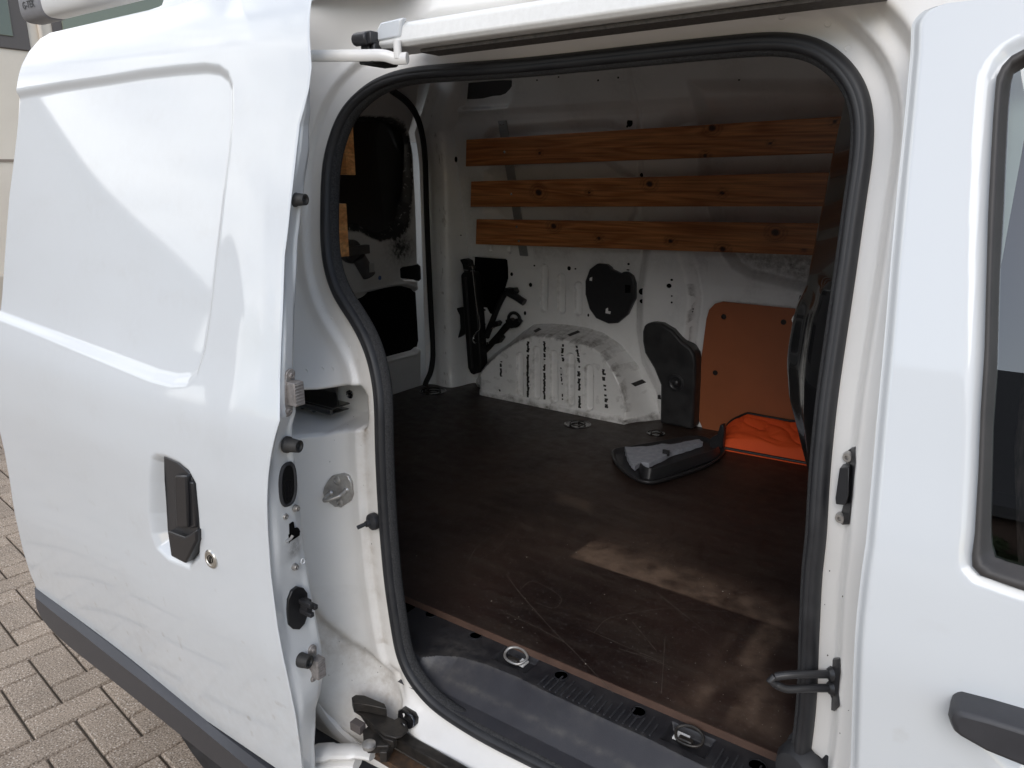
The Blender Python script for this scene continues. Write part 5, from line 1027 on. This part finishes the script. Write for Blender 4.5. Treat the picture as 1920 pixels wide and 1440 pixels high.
# ================================================================== GROUND
gm = bpy.data.materials.new('paving_beyond'); gm.use_nodes = True; t = gm.node_tree; b = t.nodes['Principled BSDF']; b.inputs['Roughness'].default_value = .85
co = t.nodes.new('ShaderNodeTexCoord'); bt = t.nodes.new('ShaderNodeTexBrick'); mp = t.nodes.new('ShaderNodeMapping'); mp.inputs['Rotation'].default_value = (0, 0, math.radians(7)); t.links.new(co.outputs['Object'], mp.inputs[0]); t.links.new(mp.outputs[0], bt.inputs[0])
bt.inputs['Scale'].default_value = 1; bt.inputs['Brick Width'].default_value = .21; bt.inputs['Row Height'].default_value = .105; bt.inputs['Mortar Size'].default_value = .004
bt.inputs['Color1'].default_value = (.27, .22, .17, 1); bt.inputs['Color2'].default_value = (.22, .178, .138, 1); bt.inputs['Mortar'].default_value = (.085, .066, .048, 1); t.links.new(bt.outputs[0], b.inputs['Base Color'])
S = 250
gr = mk('ground', [(-S, -S, -.012), (S, -S, -.012), (S, S, -.012), (-S, S, -.012)], [(0, 1, 2, 3)], gm); gr['kind'] = 'structure'
pm = bpy.data.materials.new('concrete_paver'); pm.use_nodes = True; t = pm.node_tree; b = t.nodes['Principled BSDF']; b.inputs['Roughness'].default_value = .85
co = t.nodes.new('ShaderNodeTexCoord'); oi = t.nodes.new('ShaderNodeObjectInfo'); geo = t.nodes.new('ShaderNodeNewGeometry')
n1 = t.nodes.new('ShaderNodeTexNoise'); n1.inputs['Scale'].default_value = 230; n1.inputs['Detail'].default_value = 3; t.links.new(geo.outputs['Position'], n1.inputs['Vector'])
r1 = t.nodes.new('ShaderNodeValToRGB'); e = r1.color_ramp.elements; e[0].position = .33; e[0].color = (.13, .10, .075, 1); e[1].position = .50; e[1].color = (.33, .265, .205, 1)
k = e.new(.62); k.color = (.37, .30, .24, 1); k = e.new(.69); k.color = (.74, .68, .60, 1); t.links.new(n1.outputs[0], r1.inputs[0])
n2 = t.nodes.new('ShaderNodeTexNoise'); n2.inputs['Scale'].default_value = 9; n2.inputs['Detail'].default_value = 5; t.links.new(geo.outputs['Position'], n2.inputs['Vector'])
ad = t.nodes.new('ShaderNodeMath'); ad.operation = 'MULTIPLY_ADD'; ad.inputs[1].default_value = .16; ad.inputs[2].default_value = .58; t.links.new(oi.outputs['Random'], ad.inputs[0])
a2 = t.nodes.new('ShaderNodeMath'); a2.operation = 'MULTIPLY_ADD'; a2.inputs[1].default_value = .55; t.links.new(n2.outputs[0], a2.inputs[0]); t.links.new(ad.outputs[0], a2.inputs[2])
vm = t.nodes.new('ShaderNodeVectorMath'); vm.operation = 'SCALE'; t.links.new(r1.outputs[0], vm.inputs[0]); t.links.new(a2.outputs[0], vm.inputs['Scale']); t.links.new(vm.outputs[0], b.inputs['Base Color'])
bu = t.nodes.new('ShaderNodeBump'); bu.inputs['Strength'].default_value = .8; bu.inputs['Distance'].default_value = .0022; t.links.new(n1.outputs[0], bu.inputs['Height']); t.links.new(bu.outputs[0], b.inputs['Normal'])
l, w2, c_ = .0930, .0452, .0042
V = [(-l, -w2, -.02), (l, -w2, -.02), (l, w2, -.02), (-l, w2, -.02), (-l, -w2, -.006), (l, -w2, -.006), (l, w2, -.006), (-l, w2, -.006), (-l+c_, -w2+c_, 0), (l-c_, -w2+c_, 0), (l-c_, w2-c_, 0), (-l+c_, w2-c_, 0)]
bme = bpy.data.meshes.new('paver'); bme.from_pydata(V, [], [(0, 1, 5, 4), (1, 2, 6, 5), (2, 3, 7, 6), (3, 0, 4, 7), (4, 5, 9, 8), (5, 6, 10, 9), (6, 7, 11, 10), (7, 4, 8, 11), (8, 9, 10, 11)]); bme.materials.append(pm)
pav = bpy.data.objects.new('pavement', bpy.data.meshes.new('pavement')); COL.objects.link(pav); pav['kind'] = 'structure'
jm = mat('joint_sand', (.085, .066, .048), .95, noise=(90, .8, (.10, .085, .065)))
pav.data.from_pydata([(-5.0, -1.2, -.0095), (.8, -1.2, -.0095), (.8, 2.2, -.0095), (-5.0, 2.2, -.0095)], [], [(0, 1, 2, 3)]); pav.data.materials.append(jm)
ANG = math.radians(-7.0); OX, OY = -2.2775, .7386
ca_, sa_ = math.cos(ANG), math.sin(ANG); cand = []
P2 = .0957
for i in range(-40, 60):
    for j in range(-40, 60):
        # herringbone: unit cell of two stones
        for kind in (0, 1):
            ux = i+j*2; uy = -i+j*2
            if kind == 0: cx_, cy_, ro = ux+1.0, uy+.5, 0
            else: cx_, cy_, ro = ux+.5, uy-1.0, math.pi/2
            X = cx_*P2; Y = cy_*P2; wx = OX+X*ca_-Y*sa_; wy = OY+X*sa_+Y*ca_
            if -4.95 < wx < .75 and -1.15 < wy < 2.15:
                q = np.array((wx, wy, 0))-CAM; z_ = q@AF; far_ = 1e6+abs(wx+1.9)+abs(wy-.5)
                if z_ > .2:
                    u = 960+F_PX*(q@AR)/z_; v = 720-F_PX*(q@AU)/z_
                    if -160 < u < 560 and 780 < v < 1640: far_ = abs(u-200)+abs(v-1300)*.6
                cand.append((far_, wx, wy, ro+ANG))
cand.sort(); print('pavers', len(cand))
rest = Acc()
for d_, x, y, ro in cand[300:]:
    c0, s0 = math.cos(ro), math.sin(ro); rest.add([(x+a*c0-b_*s0, y+a*s0+b_*c0, c-.0004) for a, b_, c in V], [tuple(f.vertices) for f in bme.polygons])
ro_ = mk('outer_pavers', rest.V, rest.F, pm, pav); ro_['kind'] = 'stuff'
for d_, x, y, ro in cand[:300]:
    o = bpy.data.objects.new('paver', bme); COL.objects.link(o); o.parent = pav
    o.location = (x, y, random.uniform(-.0012, .0012)); o.rotation_euler = (random.uniform(-.004, .004), random.uniform(-.004, .004), ro+random.uniform(-.006, .006))

# ================================================================== camper parked behind, roof rail, buildings mirrored in the paint
BEI = mat('beige_gelcoat', (.72, .65, .55), .35, coat=.5, noise=(3, .4, (.60, .53, .44)))
cx = -5.2
def GP(u, v, x=cx): return hit(u, v, 0, x)
wz = GP(40, 95)[2]; w_r = GP(52, 60)[1]; print('camper', wz, w_r, GP(0, 97), GP(77, 60), GP(0, 870))
cpv = thing('camper_van', 'pale beige camper van with dark tinted windows parked behind the open sliding door', 'camper van', (cx, 2.5, 0))
Acc().box(cx-2.2, cx, w_r-1.9, 6.4, .42, 3.1).make('body', BEI, cpv, bevel=.12)
Acc().box(cx-.002, cx+.012, w_r-1.3, w_r+.0, wz, 2.85).make('window_frame', mat('frame_grey', (.10, .09, .085), .5), cpv, bevel=.03)
cg = mat('camper_glass', (.13, .145, .11), .04, coat=1)
Acc().box(cx+.010, cx+.018, w_r-1.24, w_r-.09, wz+.07, 2.79).make('window', cg, cpv, bevel=.02)
Acc().box(cx-.002, cx+.012, w_r+.14, w_r+2.3, wz-.10, 2.85).make('window_frame', bpy.data.materials['frame_grey'], cpv, bevel=.03)
Acc().box(cx+.010, cx+.018, w_r+.20, w_r+2.24, wz-.04, 2.79).make('window', mat('green_glass', (.20, .22, .16), .05, coat=1), cpv, bevel=.02)
Acc().tube([(cx+.015, w_r+.07, wz-.1), (cx+.015, w_r+.05, 2.9)], .012, 8).make('drip_strip', mat('strip_beige', (.7, .62, .52), .4), cpv)
Acc().box(cx-.002, cx+.008, w_r-1.6, 6.3, 1.46, 1.475).make('panel_seam', mat('seam', (.25, .2, .16), .6), cpv)
Acc().box(cx-.002, cx+.03, w_r-1.7, 6.3, .42, .80).make('skirt', mat('skirt_beige', (.50, .44, .36), .5), cpv, bevel=.02)
for yy in (w_r-1.0, 4.6):
    ty = Acc().lathe((cx-1.1, yy, .33), (0, 1, 0), [(.2, -.1), (.33, -.1), (.33, .1), (.2, .1)], 30).make('tyre', RUBBER, cpv)
# roof rack tube of the van with its end cap
ra = hit(66, 22, 1, 1.02); rb = hit(104, 18, 1, 1.02); print('rack', ra)
rk = Acc(); zc = ra[2]; yc = 1.02
RACK = mat('rack_grey', (.60, .60, .59), .35, metal=.0, coat=.4)
rx0 = rb[0]; LC_ = .62*float(rx0-hit(38, 26, 1, 1.02)[0]); print('cap', LC_)
O = [(rx0, yc+.034*math.copysign(abs(math.cos(t))**.55, math.cos(t)), zc+.024+.052*math.copysign(abs(math.sin(t))**.55, math.sin(t))) for t in np.linspace(0, 2*math.pi, 32, endpoint=False)]
tube_ = Acc().prism(O, (.0-rx0+.6, 0, 0)).make('roof_rack_tube', RACK, van, bevel=.003)
O2 = [(rx0-.001, p[1], p[2]) for p in O]
cap = Acc().prism([(p[0], yc+(p[1]-yc)*1.03, zc+.024+(p[2]-zc-.024)*1.03) for p in O2], (-LC_, 0, 0)).make('rack_end_cap', mat('cap_grey', (.17, .17, .18), .45, noise=(60, .3, (.22, .22, .23))), tube_, bevel=.008)
for x in (rx0+.25, -.1):
    Acc().box(x-.02, x+.02, .93, 2.2, 1.80, 1.835).box(x-.018, x+.018, yc-.02, yc+.02, 1.835, zc-.02).make('rack_crossbar', RACK, van, bevel=.004)
tcv = bpy.data.curves.new('lettering', 'FONT'); tcv.body = 'G-TEK'; tcv.size = .024; tcv.extrude = .0004; tcv.align_x = 'CENTER'; tcv.space_character = 1.05
to = bpy.data.objects.new('lettering_src', tcv); COL.objects.link(to); dg = bpy.context.evaluated_depsgraph_get(); tm = bpy.data.meshes.new_from_object(to.evaluated_get(dg)); bpy.data.objects.remove(to)
tm.materials.append(mat('letter_dark', (.03, .03, .032), .5)); tl_ = bpy.data.objects.new('lettering', tm)
tm.transform(Matrix.Translation((rx0-LC_*.5, yc-.0362, zc-.002)) @ Matrix.Rotation(math.radians(90), 4, 'X') @ Matrix.Scale(.9, 4, (1, 0, 0)))
link(tl_, tube_); tl_.parent = cap; tl_.matrix_parent_inverse = Matrix.Identity(4)
# the row of houses across the yard, seen mirrored in the doors
def house(name, label, x0, x1, y0, y1, ze, zr, wall_m, roof_m, wins):
    h = thing(name, label, 'house', ((x0+x1)/2, (y0+y1)/2, 0))
    wl = Acc().prism([(x0, y0, 0), (x0, y1, 0), (x0, y1, ze), (x0, (y0+y1)/2, zr), (x0, y0, ze)], (x1-x0, 0, 0)).make('wall', wall_m, h, smooth=False, angle=None)
    ym = (y0+y1)/2
    for s_ in (1, -1):
        ye = ym+s_*(y1-y0)/2*1.06; zz_ = ze-(zr-ze)*.06
        Acc().prism([(x0-.3, ym, zr+.02), (x1+.3, ym, zr+.02), (x1+.3, ye, zz_+.02), (x0-.3, ye, zz_+.02)], (0, 0, .16)).make('roof', roof_m, h, smooth=False, angle=None)
    for a, b_, c, d in wins:
        Acc().box(a, b_, y1-.02, y1+.05, c, d).make('window_frame', WHITE, h, smooth=False, angle=None)
        Acc().box(a+.08, b_-.08, y1+.04, y1+.06, c+.08, d-.08).make('window', cg, h, smooth=False, angle=None)
    Acc().box((x0+x1)/2-.5, (x0+x1)/2+.5, y1-.02, y1+.05, 0, 2.2).make('door', mat('door_green', (.05, .09, .07), .5), h)
    return h
HB = mat('pale_brick', (.36, .31, .26), .85, noise=(8, .6, (.28, .23, .19))); HR = mat('roof_tile', (.10, .075, .065), .7, noise=(12, .6, (.06, .05, .045)))
house('brick_house', 'pale brick house with a tiled roof across the yard, mirrored in the sliding door', -26, -16, -9.0, .4, 2.7, 5.3, HB, HR, [])
house('terraced_house', 'long dark brick terrace with a slate roof straight across the yard from the cab door', -9, 13, -33, -26, 4.2, 7.6, mat('dark_brick', (.11, .075, .06), .9, noise=(6, .6, (.07, .05, .042))), mat('slate', (.045, .045, .05), .6), [(-8, -6.6, 1, 2.4), (-5, -3.6, 1, 2.4), (-1.4, 0, 1, 2.4), (4, 5.4, 1, 2.4), (7, 8.4, 1, 2.4), (10, 11.4, 1, 2.4)])
# trees across the yard, mirrored in the cab window
LEAF = mat('leaf', (.06, .085, .03), .7, noise=(2, .8, (.03, .05, .018))); BARK = mat('bark', (.09, .07, .055), .9)
for k, (x, y, h, lab) in enumerate(((-5.5, -24, 3.3, 'broad green tree across the yard, leftmost of the row mirrored in the cab window'), (-.8, -26, 3.1, 'low round green tree across the yard, second in the row facing the van'), (4.0, -25, 3.5, 'tall green tree across the yard straight opposite the cab door'), (9.0, -27, 3.3, 'wide green tree across the yard at the far end of the row'))):
    tr = thing('tree', lab, 'tree', (x, y, 0), 'trees across the yard')
    Acc().tube([(x, y, 0), (x+.1, y, h*.35), (x+.05, y, h*.7)], [.22, .16, .07], 10).make('trunk', BARK, tr)
    r3 = np.random.default_rng(k); V = []; Fc = []
    for i in range(11000):
        d = r3.normal(size=3); d /= np.linalg.norm(d); rad = r3.uniform(.55, 1.0)*(1+.22*math.sin(d[0]*5+k)+.18*math.sin(d[2]*7+d[1]*4))
        c = np.array((x, y, h*.62))+d*rad*np.array((2.5, 2.2, h*.40)); a = r3.normal(size=3); a /= np.linalg.norm(a); b = np.cross(a, r3.normal(size=3)); b /= np.linalg.norm(b); s_ = r3.uniform(.07, .16)
        n = len(V); V += [c-a*s_, c+b*s_*.6, c+a*s_, c-b*s_*.6]; Fc.append((n, n+1, n+2, n+3))
    mk('crown', V, Fc, LEAF, tr)
